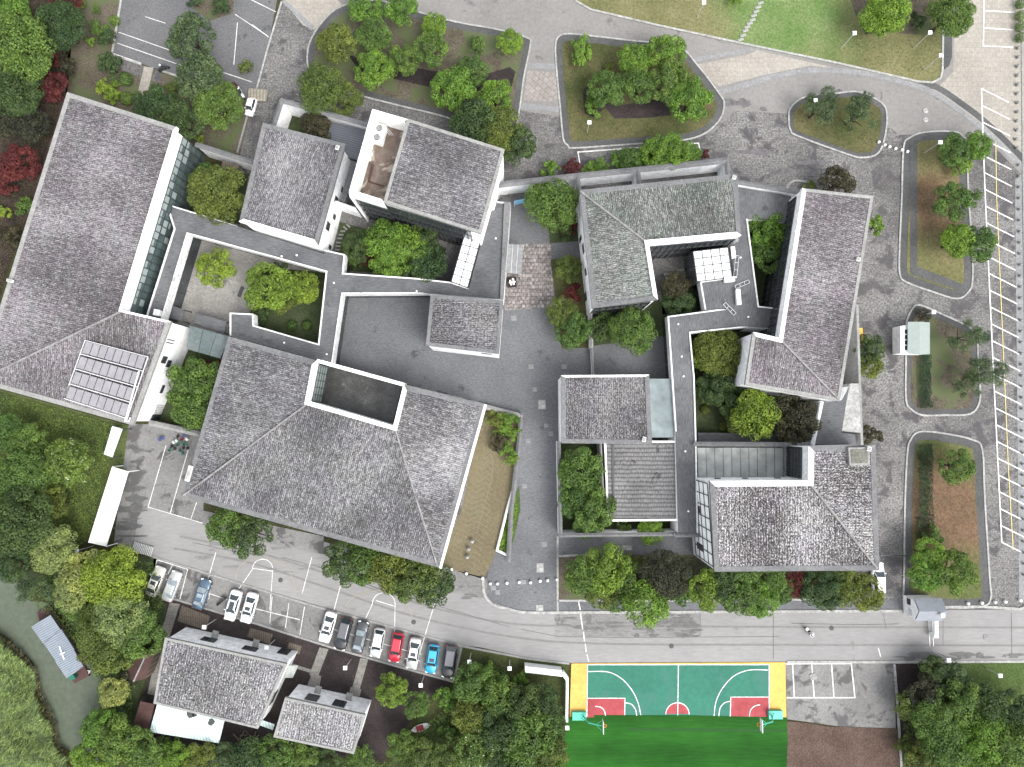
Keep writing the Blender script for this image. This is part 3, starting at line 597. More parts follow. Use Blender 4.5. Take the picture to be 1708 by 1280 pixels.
# ---------------------------------------------------------------- buildings
class Bld:
    def __init__(s, name, label, cat, outline, planes, rmat, extra={}, group=None, wmat=WHITE, gcope=None, gw=.6, ww=.5, hole=None, gi=.45, wi=.08, base=0., flat_dir=None, roofname='roof'):
        s.V = [P(x, y, z) for x, y, z, e in outline]; s.E = [e for *_, e in outline]; n = len(s.V)
        c = sum(s.V, Vector()) / n
        s.t = thing(name, label, cat, (c.x, c.y, 0), group=group)
        ext = {k: P(*v) for k, v in extra.items()}
        get = lambda i: s.V[i] if isinstance(i, int) else ext[i]
        s.sgn = 1 if area2(s.V) > 0 else -1
        # tiled planes with uv in metres
        m = MB(); m.uv = []
        for pl in planes:
            pts = [get(i) for i in pl]
            if area2(pts) < 0: pts.reverse()
            nrm = Vector()
            for i in range(len(pts)):
                a, b = pts[i], pts[(i + 1) % len(pts)]
                nrm += Vector(((a.y - b.y) * (a.z + b.z), (a.z - b.z) * (a.x + b.x), (a.x - b.x) * (a.y + b.y)))
            nrm.normalize()
            dn = Vector((nrm.x, nrm.y, 0))
            if dn.length < .01 or flat_dir: dn = Vector((*(flat_dir or (0, -1)), 0))
            dn.normalize(); u = Vector((-dn.y, dn.x, 0))
            m.ngon(pts); m.uv += [(p.dot(u), p.dot(dn)) for p in pts]
        s.roof = m.build(roofname, rmat, s.t)
        wd = [gw if e == 'g' else (ww if e == 'w' else .02) for e in s.E]
        inn = inset(s.V, wd); out = inset(s.V, [-.05] * n)
        for kind, mat, nm, up, dn_ in (('g', gcope or COPE, 'coping', .10, .40), ('w', WHITE2, 'parapet', .30, .55)):
            m = MB()
            for i in range(n):
                if s.E[i] != kind: continue
                j = (i + 1) % n
                zi, zj = s.V[i].z, s.V[j].z
                o1, o2, i1, i2 = out[i], out[j], inn[i], inn[j]
                vs = [(*o1, zi + up), (*o2, zj + up), (*i2, zj + up), (*i1, zi + up), (*o1, zi - dn_), (*o2, zj - dn_), (*i2, zj - dn_), (*i1, zi - dn_)]
                m.add(vs, [(0, 1, 2, 3), (4, 7, 6, 5), (0, 4, 5, 1), (2, 6, 7, 3), (1, 5, 6, 2), (3, 7, 4, 0)] if s.sgn > 0 else [(3, 2, 1, 0), (5, 6, 7, 4), (1, 5, 4, 0), (3, 7, 6, 2), (2, 6, 5, 1), (0, 4, 7, 3)])
            if m.v: m.build(nm, mat, s.t)
        s.W = inset(s.V, [gi if e == 'g' else (wi if e == 'w' else .06) for e in s.E])
        wp = [(a[0], a[1], v.z - .12) for a, v in zip(s.W, s.V)]
        m = MB(); 
        for i in range(n):
            j = (i + 1) % n; a, b = wp[i], wp[j]
            q = [(a[0], a[1], base), (b[0], b[1], base), b, a]
            m.add(q if s.sgn > 0 else q[::-1], [(0, 1, 2, 3)])
        s.wall = m.build('wall', wmat, s.t)
    def ridge(s, *pts, w=.4, mat=None):
        m = MB(); q = [P(*p) + Vector((0, 0, .12)) for p in pts]
        for a, b in zip(q[:-1], q[1:]): m.beam(a, b, w, .22)
        return m.build('ridge_cap', mat or RIDGE, s.t)
    def seg(s, i, t0, t1, off=0.):
        """points on wall face i between fractions t0..t1, pushed out by off"""
        a, b = Vector((*s.W[i], 0)), Vector((*s.W[(i + 1) % len(s.W)], 0)); d = (b - a).normalized()
        nrm = Vector((d.y, -d.x, 0)) * s.sgn
        return a.lerp(b, t0) + nrm * off, a.lerp(b, t1) + nrm * off, nrm
    def window(s, i, t0, t1, z0, z1, name='window', mat=None, sill=True):
        a, b, nr = s.seg(i, t0, t1, .03)
        m = MB().beam(a + Vector((0, 0, (z0 + z1) / 2)), b + Vector((0, 0, (z0 + z1) / 2)), .08, z1 - z0)
        w = m.build(name, mat or GLASS_D, s.t)
        f = MB(); u = nr * .03
        for zz in (z0, z1): f.beam(a + u + Vector((0, 0, zz)), b + u + Vector((0, 0, zz)), .12, .07)
        for q in (a, b, (a + b) / 2): f.cyl(q + u + Vector((0, 0, z0)), q + u + Vector((0, 0, z1)), .035, n=4)
        o = f.build('frame', FRAME, w, s.t['org']); return w
    def curtain(s, i, t0, t1, z0, z1, nx, nz, mat=None, frame=None, off=.05, fw=.09, top=None, blinds=None):
        """glazed wall with a grid of mullions; top = (ztop at t0, ztop at t1)"""
        a, b, nr = s.seg(i, t0, t1, off); ta, tb = top or (z1, z1)
        m = MB(); q = [(a.x, a.y, z0), (b.x, b.y, z0), (b.x, b.y, tb), (a.x, a.y, ta)]
        m.add(q if s.sgn > 0 else q[::-1], [(0, 1, 2, 3)])
        gl = m.build('glass_wall', mat or GLASS_D, s.t)
        f = MB(); a2, b2 = a + nr * .03, b + nr * .03
        for k in range(nx + 1):
            p = a2.lerp(b2, k / nx); zt = ta + (tb - ta) * k / nx
            d = (b2 - a2).normalized() * fw / 2
            f.add([p - d + Vector((0, 0, z0)), p + d + Vector((0, 0, z0)), p + d + Vector((0, 0, zt)), p - d + Vector((0, 0, zt)),
                   p - d + nr * .08 + Vector((0, 0, z0)), p + d + nr * .08 + Vector((0, 0, z0)), p + d + nr * .08 + Vector((0, 0, zt)), p - d + nr * .08 + Vector((0, 0, zt))],
                  [(4, 5, 6, 7), (0, 4, 7, 3), (1, 2, 6, 5)])
        for k in range(nz + 1):
            za, zb = z0 + (ta - z0) * k / nz, z0 + (tb - z0) * k / nz
            f.beam(a2 + nr * .03 + Vector((0, 0, za)), b2 + nr * .03 + Vector((0, 0, zb)), fw * .8, fw)
        f.build('mullions', frame or FRAME, gl, s.t['org'])
        if blinds:
            rg = random.Random(blinds); bm_ = MATS.get('pale_window_blind') or plain('pale_window_blind', (.26, .305, .30), .4, 0, .5)
            for k in range(nx):
                for q_ in range(nz):
                    if rg.random() < (.9 if q_ == nz - 1 else (.3 if q_ == nz - 2 else .07)):
                        p, r_ = a2.lerp(b2, (k + .06) / nx) - nr * .012, a2.lerp(b2, (k + .94) / nx) - nr * .012
                        zt_ = z0 + (ta - z0) * (q_ + 1) / nz; zb_ = zt_ - (ta - z0) / nz * rg.choice((.5, .9, .9))
                        vs = [(p.x, p.y, zb_), (r_.x, r_.y, zb_), (r_.x, r_.y, zt_), (p.x, p.y, zt_)]
                        MB().add(vs if s.sgn > 0 else vs[::-1], [(0, 1, 2, 3)]).build('blind', bm_, gl, s.t['org'])
        return gl

# 1 long west hall
b1 = Bld('exhibition_hall', 'long L-shaped hall with a rack of solar panels on its tiled roof, at the west', 'building',
    [(113, 155, 8.0, 'g'), (295, 213, 9.6, 'w'), (203, 518, 9.6, 'w'), (285, 537, 9.0, 'g'), (222, 709, 7.6, 'g'), (-38, 637, 7.6, 'g')],
    [[0, 1, 2, 5], [2, 3, 4, 5]], T_F, gcope=COPE2, ww=.24)
b1.ridge((203, 520, 9.6), (-38, 637, 7.6), w=.26)
b1.curtain(1, .0, .99, .1, 7.5, 24, 5, GLASS_T, top=(7.5, 7.5), blinds=4)
b1.curtain(0, .86, 1., .1, 6.8, 5, 5, GLASS_T)
b1.window(3, .16, .165, 5.2, 7.2); b1.window(3, .19, .195, 5.2, 7.2)
b1.window(3, .33, .40, 5.2, 6.4); b1.window(3, .36, .43, 3.6, 4.6); b1.window(3, .42, .5, 1.0, 2.2)
b1.window(3, .93, .995, .2, 2.6); b1.window(3, .62, .70, 2.6, 3.2)
m = MB(); a, b, nr = b1.seg(3, .55, 1, .04)
for k in range(9): m.beam(a.lerp(b, .62 + .042 * k) + Vector((0, 0, .2)) + nr * .1, a.lerp(b, .62 + .042 * k) + Vector((0, 0, 2.6)) + nr * .1, .05, .05)
m.build('railing', FRAME, b1.t)
# solar rack on its lower roof
t = thing('solar_rack', 'rack of faded solar panels in four rows on the tiled roof of the west hall', 'solar panels', tuple(P(180, 635, 8.6)))
c00, c10, c01, c11 = (142, 568), (248, 596), (106, 668), (212, 702)
def bil(u, v, z): 
    x = (c00[0] * (1 - u) + c10[0] * u) * (1 - v) + (c01[0] * (1 - u) + c11[0] * u) * v
    y = (c00[1] * (1 - u) + c10[1] * u) * (1 - v) + (c01[1] * (1 - u) + c11[1] * u) * v
    return P(x, y, z)
for r_ in range(4):
    for c_ in range(8):
        u0, u1, v0, v1 = .02 + c_ * .118, .02 + c_ * .118 + .106, r_ * .25 + .012, r_ * .25 + .20
        zz = 9.15 - r_ * .28
        pts = [bil(u0, v1, zz - .12), bil(u1, v1, zz - .12), bil(u1, v0, zz + .12), bil(u0, v0, zz + .12)]
        m = MB(); lo = [p - Vector((0, 0, .06)) for p in pts]
        m.add(pts + lo, [(0, 1, 2, 3), (0, 4, 5, 1), (1, 5, 6, 2), (2, 6, 7, 3), (3, 7, 4, 0), (7, 6, 5, 4)])
        m.build('panel', SLATE, t)
m = MB()
for v in (0, .225, .475, .725, .97):
    m.beam(bil(0, v, 9.1 - v), bil(.99, v, 9.1 - v), .12, .1)
for u in (0, .99): m.beam(bil(u, 0, 9.12), bil(u, .75 if u == 0 else 1.02, 8.2), .12, .12)
for u in (.0, .25, .5, .75, .99):
    for v in (0, .5, .97): m.cyl(bil(u, v, 7.6), bil(u, v, 9.1 - v), .05, n=5)
m.build('frame', LFRAME, t)
m = MB(); m.beam(bil(.93, .24, 9.0), bil(.975, 1.02, 8.1), .14, .14); m.beam(bil(.975, 1.02, 8.1), bil(1.03, 1.0, 8.1), .12, .12); m.beam(bil(1.03, 1.0, 8.1), bil(1.03, .94, 8.1), .12, .12)
m.build('pipe', WMETAL, t)

# 2 small hall
b2 = Bld('gallery_hall', 'square white hall with grey tiled roof, second from the west along the top', 'building',
    [(439, 206, 7.3, 'g'), (576, 241, 7.3, 'g'), (530, 408, 8.6, 'w'), (400, 370, 8.6, 'g')], [[0, 1, 2, 3]], T_B)
b2.window(1, .44, .50, 3.5, 4.8); b2.window(1, .60, .65, 2.6, 3.6); b2.window(1, .72, .80, 4.2, 5.6); b2.window(1, .90, .94, 1.2, 2.2)
b2.window(1, .30, .35, .8, 2.8)
# 3 tallest hall, with a roof terrace
b3 = Bld('tower_hall', 'tallest white hall, with a stained roof terrace and air conditioners on its west end', 'building',
    [(680, 199, 11.9, 'g'), (841, 250, 11.2, 'g'), (802, 390, 11.2, 'g'), (640, 338, 11.9, 'g')], [[0, 1, 2, 3]], T_B, gw=.4, gi=.12, gcope=COPE2)
b3.curtain(2, .10, 1., .1, 10.6, 18, 4, GLASS_D)
a, b, nr = b3.seg(2, .0, .1, .06)
m = MB()
for k in range(9): m.beam(a + Vector((0, 0, 4.2 + k * .75)), b + Vector((0, 0, 4.2 + k * .75)), .25, .12)
m.build('louvre', WHITE, b3.t)
# the terrace block is part of the same hall
tv = [P(621, 182, 12.1), P(680, 199, 12.1), P(640, 338, 12.1), P(582, 320, 12.1)]
inn = inset(tv, [.35] * 4)
m = MB(); sg = 1 if area2(tv) > 0 else -1
for i in range(4):
    j = (i + 1) % 4; a, b, c, d = tv[i], tv[j], Vector((*inn[j], 12.1)), Vector((*inn[i], 12.1))
    a0, b0 = Vector((a.x, a.y, 0)), Vector((b.x, b.y, 0)); c0, d0 = Vector((c.x, c.y, 8.2)), Vector((d.x, d.y, 8.2))
    if i == 1: continue
    for q in ([a, b, c, d], [a0, b0, b, a], [d, c, c0, d0]): m.add(q if sg > 0 else q[::-1], [(0, 1, 2, 3)])
m.build('terrace_parapet', WHITE2, b3.t)
m = MB(); m.ngon([(p[0], p[1], 8.2) for p in inn]); m.build('terrace_floor', TERR, b3.t)
a, b = tv[3], tv[2]
m = MB(); m.add([(a.x, a.y - .06, .1), (b.x, b.y - .06, .1), (b.x, b.y - .06, 9.2), (a.x, a.y - .06, 9.2)], [(0, 1, 2, 3)]); gl = m.build('glass_wall', GLASS_D, b3.t)
m = MB()
for k in range(7): q = Vector((a.x, a.y - .1, 0)).lerp(Vector((b.x, b.y - .1, 0)), k / 6); m.beam(q + Vector((0, 0, .1)), q + Vector((0, 0, 9.2)), .1, .1)
for k in range(5): m.beam((a.x, a.y - .1, .1 + k * 2.27), (b.x, b.y - .1, .1 + k * 2.27), .1, .1)
m.build('mullions', FRAME, gl, b3.t['org'])
m = MB(); w0 = P(583, 322, 11.9); 
m.box((w0.x + .1, w0.y - .25, 5.9), (.3, .7, 11.8), .25); m.build('buttress', WHITE, b3.t)
m = MB(); m.box(tuple(P(640, 239, 8.9)), (.01, .01, .01)); 
def ac(px, py, z, rz, label, group='air conditioners on the roofs', s=1.):
    p = P(px, py, z); t = thing('air_conditioner', label, 'air conditioner', tuple(p), rz, group)
    m = MB().box((0, 0, .55 * s), (1.25 * s, 1.0 * s, 1.1 * s)); m.build('casing', WMETAL, t)
    m = MB().cyl((0, 0, 1.1 * s), (0, 0, 1.16 * s), .38 * s, n=16); m.build('fan', FRAME, t)
    m = MB()
    for k in range(5): m.beam((-.36 * s, -.3 + .15 * k, 1.18 * s), (.36 * s, -.3 + .15 * k, 1.18 * s), .04, .03)
    m.build('fan_grille', LFRAME, t); return t
ac(636, 221, 8.2, R(-16), 'white air conditioner, north one of the pair on the stained roof terrace', s=1.3)
ac(632, 236, 8.2, R(-16), 'white air conditioner, south one of the pair on the stained roof terrace', s=1.3)
t = thing('roof_pipe', 'rusty pipe running along the stained roof terrace', 'pipe', tuple(P(620, 290, 8.2)))
MB().cyl(P(622, 275, 8.4), P(615, 303, 8.4), .16, n=8).build('pipe', RUST, t)
MB().cyl(P(615, 303, 8.4), P(640, 311, 8.4), .1, n=8).build('branch_pipe', RUST, t)
m = MB()
for k in range(7): m.ball(P(617 + rng.uniform(-4, 5), 262 + rng.uniform(-6, 7), 8.5), .35, 6, 4)
tag(m.build('rubbish_bags', WMETAL), 'heap of white bags against the wall of the stained roof terrace', 'bags')
m = MB()
for k in range(3): m.beam(P(634 + k * 3, 206, 8.3), P(650 + k * 3, 226, 8.3), .05, .05)
tag(m.build('metal_rods', LFRAME), 'thin metal rods lying at the north end of the roof terrace', 'rods')

# 6 big south-west hall with sunken court
b6 = Bld('grand_hall', 'largest hall, grey hipped tile roof wrapped round a small sunken court', 'building',
    [(382, 562, 7.5, 'g'), (529, 602, 10.2, 'w'), (516, 670, 10.2, 'w'), (657, 711, 10.2, 'w'), (674, 642, 10.2, 'g'), (807, 674, 7.6, 'g'), (731, 946, 7.4, 'g'), (305, 828, 7.4, 'g')],
    [[0, 1, 2, 7], [7, 2, 3, 6], [3, 4, 5, 6]], T_A, ww=.55, gw=.7)
b6.ridge((516, 672, 10.2), (306, 827, 7.5), w=.22); b6.ridge((659, 713, 10.2), (693, 826, 8.6), (730, 944, 7.5), w=.22)
MB().beam(P(810, 675, 7.25), P(734.5, 948, 7.05), .38, .25).build('eave_board', WHITE2, b6.t)
b6.curtain(1, .02, .98, 4.3, 9.0, 5, 4, plain('pale_green_blind', (.24, .29, .275), .4), FRAME)
b6.curtain(3, .02, .98, 4.3, 8.6, 6, 2, GLASS_D)
b6.window(6, .70, .78, 1, 2.5); b6.window(6, .3, .38, 1, 2.5)
nw, ne = P(529, 602, 10.2), P(674, 642, 10.2)
MB().beam(nw + Vector((0, 0, -.9)), ne + Vector((0, 0, -.9)), .5, 2.0).build('court_wall', WHITE2, b6.t)
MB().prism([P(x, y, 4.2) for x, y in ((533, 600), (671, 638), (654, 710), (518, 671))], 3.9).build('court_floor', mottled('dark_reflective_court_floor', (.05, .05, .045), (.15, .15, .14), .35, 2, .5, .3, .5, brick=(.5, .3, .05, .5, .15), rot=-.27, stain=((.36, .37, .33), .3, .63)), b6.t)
# 5 gate lodge
b5 = Bld('gate_lodge', 'small white lodge with a dark speckled tile roof beside the grey plaza', 'building',
    [(719, 492, 8.2, 'g'), (839, 502, 8.2, 'g'), (832, 590, 8.2, 'g'), (711, 576, 8.2, 'g')], [[0, 1, 2, 3]], T_C, gi=.1, gw=.45, flat_dir=(1, 0))
b5.window(2, .1, .25, 5.2, 5.5)
# 7 north-east hall
b7 = Bld('north_hall', 'L-shaped white hall with a greenish tiled roof behind the leafy north hedge', 'building',
    [(967, 318, 8.6, 'g'), (1229, 291, 8.6, 'g'), (1235, 393, 10.0, 'w'), (1081, 407, 10.0, 'w'), (1096, 500, 10.0, 'g'), (988, 514, 8.6, 'g')],
    [[0, 1, 2, 3], [0, 3, 4, 5]], T_E, gw=.65, ww=.5, gi=.15)
b7.ridge((968, 320, 8.65), (1079, 405, 10.0), w=.26)
b7.curtain(2, .0, 1, .1, 8.2, 14, 3, GLASS_D); b7.curtain(4, .05, .97, .1, 8.2, 8, 3, GLASS_D)
b7.window(5, .13, .20, .4, 2.6); b7.window(5, .52, .60, 4.2, 5.6); b7.window(5, .66, .70, 1.5, 4.0); b7.window(5, .32, .38, 4.4, 5.4)
b7.window(0, .1, .2, 3.5, 4)
# 8 east hall
b8 = Bld('east_hall', 'long narrow hall with a brown-grey tiled roof bending west at its south end', 'building',
    [(1338, 315, 9.8, 'g'), (1456, 328, 8.6, 'g'), (1400, 669, 8.6, 'g'), (1243, 642, 8.9, 'g'), (1256, 555, 9.6, 'w'), (1299, 565, 9.8, 'w')],
    [[0, 1, 2, 5], [5, 2, 3, 4]], T_F, gw=.4, gcope=COPE2, gi=.12)
b8.ridge((1304, 570, 9.8), (1398, 666, 8.65), w=.24)
b8.curtain(5, .02, .98, .1, 8.0, 20, 4, GLASS_D)
b8.window(3, .35, .45, 1, 2.2)
# 9 south-east hall
b9 = Bld('south_hall', 'south-east hall, large speckled tile roof and a white gridded west face', 'building',
    [(1184, 803, 12.2, 'w'), (1347, 802, 12.2, 'w'), (1348, 745, 12.2, 'g'), (1459, 743, 11.4, 'g'), (1466, 951, 11.4, 'g'), (1192, 953, 11.4, 'g')],
    [[0, 1, 4, 5], [1, 2, 3, 4]], T_G, gw=.65, ww=.7, gi=.12)
b9.ridge((1350, 806, 12.2), (1462, 948, 11.45), w=.26)
b9.curtain(1, .04, .98, 5.0, 10.2, 5, 5, GLASS_D); 
b9.curtain(5, .03, .97, 2.0, 10.8, 7, 4, plain('white_glazed_panel', (.93, .94, .94), .85, 0, .2, .03), FRAME, fw=.11)
b9.window(5, .58, .66, 3.5, 6.5); b9.window(5, .12, .2, 3.0, 6.0)
for t0 in (.15, .45, .8): b9.window(0, t0, t0 + .06, 7, 7.6)
t = thing('roof_hatch', 'flat weathered hatch box on the tile roof at the south-east', 'hatch', tuple(P(1433, 761, 11.7)))
m = MB(); pz = [P(1415, 747, 12.3), P(1450, 746, 12.3), P(1451, 776, 12.3), P(1417, 777, 12.3)]; m.prism(pz, 11.5); m.build('base', COPE2, t)
m = MB(); pz2 = inset(pz, [.3] * 4); m.prism([(a, b, 12.38) for a, b in pz2], 12.2); m.build('lid', mottled('lichen_stone_slab', (.22, .22, .18), (.34, .34, .29), .8, 3, .5), t)
# 10 flat-topped lodge and its glass canopy
b10 = Bld('square_lodge', 'square white lodge with a dark tile roof, north of the walled tree yard', 'building',
    [(936, 627, 8.0, 'w'), (1082, 626, 8.0, 'g'), (1087, 741, 7.8, 'g'), (937, 739, 7.8, 'g')], [[0, 1, 2, 3]], T_C, gi=.08, gw=.6, ww=.25, flat_dir=(0, -1))
# 11 low tile roof
b11 = Bld('low_annexe', 'low annexe with a ribbed grey roof, south of the square lodge', 'building',
    [(1008, 736, 4.4, 'w'), (1128, 736, 4.4, 'w'), (1130, 868, 4.2, 'w'), (1013, 869, 4.2, 'w')], [[0, 1, 2, 3]], mottled('ribbed_old_tiles', (.23, .23, .23), (.39, .385, .385), .15, 2.4, .7, .9, .2, coord='UV', fsc=(3., .6, 1), rot=0, lines=(.62, .55, 'Y', 1.2), stain=((.10, .095, .09), .4, .60)), ww=.22, flat_dir=(0, -1))
m = MB(); m.beam(P(1022, 742, 4.46), P(1024, 866, 4.4), .3, .1); m.build('gutter', FRAME, b11.t)
# houses in the south-west
h1 = Bld('cottage', 'western, larger cottage of the pair, beside the mint corrugated roof', 'building',
    [(276, 1064, 6.0, 'g'), (478, 1108, 6.0, 'g'), (430, 1215, 5.4, 'g'), (257, 1173, 5.4, 'g')], [[0, 1, 2, 3]], T_D, group='cottages', gw=.28, gi=.2, gcope=COPE2)
h2 = Bld('cottage', 'eastern, smaller cottage of the pair, south of the dark beds', 'building',
    [(476, 1164, 5.8, 'g'), (609, 1193, 5.8, 'g'), (590, 1257, 5.2, 'g'), (457, 1229, 5.2, 'g')], [[0, 1, 2, 3]], T_D, group='cottages', gw=.28, gi=.2, gcope=COPE2)
for k, (a_, b_) in enumerate(((.22, .34), (.58, .70))):
    h1.window(0, a_, b_, 2.3, 3.7); h2.window(0, a_ - .02, b_ + .02, 2.6, 4.6)
h1.window(1, .55, .75, 2.2, 3.6); h1.window(0, .86, .95, .2, 2.4)
m = MB()
for bld, ts in ((h1, (.30, .66)), (h2, (.30, .72))):
    m = MB()
    for t0 in ts:
        a, b, nr = bld.seg(0, t0, t0 + .02, .5); m.box((a.x, a.y, 1.9), (.9, 1.2, .2), R(-13))
    m.build('porch_canopy', COPE2, bld.t)
m = MB(); a, b, nr = h1.seg(1, .1, .3, .9); m.prism([(a.x - .9, a.y, 2.6), (a.x + .5, a.y, 2.6), (b.x + .5, b.y, 2.6), (b.x - .9, b.y, 2.6)], 2.45, bottom=True); m.build('side_canopy', GLASS_G, h1.t)
# ---------------------------------------------------------------- low linking galleries with flat roofs
def gallery(name, label, pts, z, cope_edges, rmat=DECK, fascia=1.6, wcope=.3, cmat=RIM, dark=True):
    """pts in photo px at roof height; cope_edges = indices of edges with a white rim"""
    V = [P(x, y, z) for x, y in pts]; n = len(V); sg = 1 if area2(V) > 0 else -1
    c = sum(V, Vector()) / n; t = thing(name, label, 'gallery', (c.x, c.y, 0))
    MB().ngon([(v.x, v.y, z) for v in V]).build('roof', rmat, t)
    inn = inset(V, [wcope if i in cope_edges else .01 for i in range(n)])
    back = inset(V, [.35] * n); start = 0
    for i in range(n):
        if (i in cope_edges) != ((i - 1) % n in cope_edges): start = i; break
    runs = []
    for k_ in range(n):
        i = (start + k_) % n; c_ = i in cope_edges
        if runs and runs[-1][0] == c_: runs[-1][1].append(i)
        else: runs.append((c_, [i]))
    for c_, idx in runs:
        m = MB(); gm = MB(); fr = MB(); pl = MB()
        for i in idx:
            j = (i + 1) % n; a, b = V[i], V[j]
            if c_:
                o1, o2, i1, i2 = (a.x, a.y), (b.x, b.y), inn[i], inn[j]; u = z + .22
                for q in ([(*o1, u), (*o2, u), (*i2, u), (*i1, u)], [(*o1, z - fascia), (*o2, z - fascia), (*o2, u), (*o1, u)], [(*i2, z), (*i1, z), (*i1, u), (*i2, u)], [(*back[i], z - fascia), (*back[j], z - fascia), (*o2, z - fascia), (*o1, z - fascia)]):
                    m.add(q if sg > 0 else q[::-1], [(0, 1, 2, 3)])
                q = [(*back[i], 0), (*back[j], 0), (*back[j], z - fascia), (*back[i], z - fascia)]
                gm.add(q if sg > 0 else q[::-1], [(0, 1, 2, 3)])
                k = max(1, int((b - a).length / 2.2))
                for s_ in range(k + 1):
                    p = Vector(back[i]).lerp(Vector(back[j]), s_ / k); fr.cyl((p.x, p.y, 0), (p.x, p.y, z - fascia), .07, n=4, cap=False)
            else:
                q = [(a.x, a.y, 0), (b.x, b.y, 0), (b.x, b.y, z), (a.x, a.y, z)]; pl.add(q if sg > 0 else q[::-1], [(0, 1, 2, 3)])
        if m.v: m.build('rim', cmat, t)
        if gm.v: g_ = gm.build('glazing', GLASS_D, t); fr.build('mullions', FRAME, g_, t['org'])
        if pl.v: pl.build('wall', WHITE, t)
    return t
G1 = [(289, 344), (397, 378), (541, 424), (541, 417), (576, 425), (573, 456), (690, 464), (752, 471), (782, 481), (803, 402), (819, 350), (830, 337), (852, 339), (840, 500), (715, 490), (572, 491), (555, 607), (384, 560), (384, 522), (423, 524), (424, 543), (531, 574), (544, 454), (314, 391), (271, 534), (245, 527), (254, 498), (291, 382), (284, 360)]
g1 = gallery('linking_gallery', 'low dark flat roof winding round three courtyards of the western group', G1, 5.0, {0, 3, 4, 5, 6, 7, 11, 14, 15, 17, 18, 19, 20, 21, 22, 23, 25, 26, 27}, wcope=.2)
m = MB(); cap = [P(x, y, 5.05) for x, y in ((841, 339), (852, 339), (840, 500), (834, 500))]
m.prism([(p.x, p.y, 5.45) for p in cap], 5.02); m.build('coping', COPE, g1)
G2 = [(1230, 312), (1320, 328), (1309, 372), (1246, 366), (1265, 511), (1291, 514), (1302, 520), (1293, 548), (1249, 546), (1151, 556), (1158, 630), (1161, 735), (1164, 889), (1131, 889), (1126, 720), (1120, 630), (1113, 528), (1195, 517), (1175, 517), (1167, 470), (1228, 462), (1217, 412), (1232, 402)]
g2 = gallery('linking_gallery', 'low dark flat roof winding between the halls of the eastern group', G2, 5.0, {3, 4, 8, 9, 10, 11, 14, 15, 16, 18, 19}, DECK2, wcope=.2)
G3 = [(1367, 672), (1404, 668), (1416, 645), (1404, 722), (1426, 725), (1428, 742), (1355, 741)]
g3_ = gallery('linking_gallery', 'short dark flat roof between the long brown-tiled hall and the south-east hall', G3, 5.0, {6}, DECK, wcope=.3)
tag(MB().prism([P(1418, 640, 4.6), P(1432, 640, 4.6), P(1436, 722, 4.6), P(1403, 719, 4.6)], 0).build('white_lean_to', KERB), 'white wedge-shaped roof at the south-east corner of the long brown-tiled hall', 'lean-to')
tag(MB().beam(P(1430, 508, 4.2) - Vector((0, 0, 2.1)), P(1438, 745, 4.2) - Vector((0, 0, 2.1)), .35, 4.2).build('boundary_wall', COPE2), 'thin pale wall along the cobbled drive east of the long brown-tiled hall', 'wall')
for k, (x, y, gx) in enumerate([(470, 428, 0), (495, 426, 0), (557, 472, 0), (545, 591, 0), (474, 572, 0), (827, 398, 0), (695, 486, 0), (1235, 430, 1), (1248, 529, 1), (1131, 541, 1), (1137, 595, 1), (1140, 628, 1), (1143, 753, 1), (1148, 853, 1)]):
    p = P(x, y, 5.0); o = MB().cyl((0, 0, 0), (0, 0, .18), .16, .12, 8).build('roof_vent', WMETAL); o.location = p
    tag(o, 'small round white vent on the dark flat roof of the western galleries' if not gx else 'small round white vent on the dark flat roof of the eastern galleries', 'vent', 'roof vents of the western galleries' if not gx else 'roof vents of the eastern galleries')
for x, y, sx, sy, rz, lb in [(1231, 496, .5, 2.2, .06, 'long white skylight box standing on the dark flat roof of the eastern galleries'), (1216, 467, 1.4, .6, .1, 'white box at the south-east corner of the glass pavilion'), (1222, 422, .5, 1.6, .1, 'white box on the east side of the glass pavilion'), (820, 338, 1.2, 2.0, -.25, 'cream box at the south-east foot of the tallest hall'), (263, 522, .8, .8, -.2, 'white fan box at the south end of the strip beside the west hall')]:
    p = P(x, y, 5.5); t = thing('roof_box', lb, 'roof box', (p.x, p.y, 5.0), rz); MB().box((0, 0, .4), (sx, sy, .8)).build('casing', WHITE2, t); MB().box((0, 0, .82), (sx + .12, sy + .12, .06)).build('lid', WMETAL, t)
def rack(x, y, L, rz, z, lb):
    p = P(x, y, z); t = thing('pipe_rail', lb, 'rail', tuple(p), rz); m = MB()
    for s_ in (-.25, .25): m.beam((-L / 2, s_, .3), (L / 2, s_, .3), .05, .05)
    for k in range(4): m.beam((-L / 2 + L * k / 3, -.25, .3), (-L / 2 + L * k / 3, .25, .3), .05, .05); m.cyl((-L / 2 + L * k / 3, -.25, 0), (-L / 2 + L * k / 3, -.25, .3), .03, n=4)
    m.build('tubes', LFRAME, t)
rack(1237, 475, 2.2, .4, 5, 'thin metal rails lying on the flat roof east of the glass pavilion')
rack(1216, 516, 2.2, -.8, 5, 'thin metal rails lying on the flat roof south of the glass pavilion')
rack(1227, 445, 3.2, 1.45, 5.1, 'white guard rail along the east side of the glass pavilion')
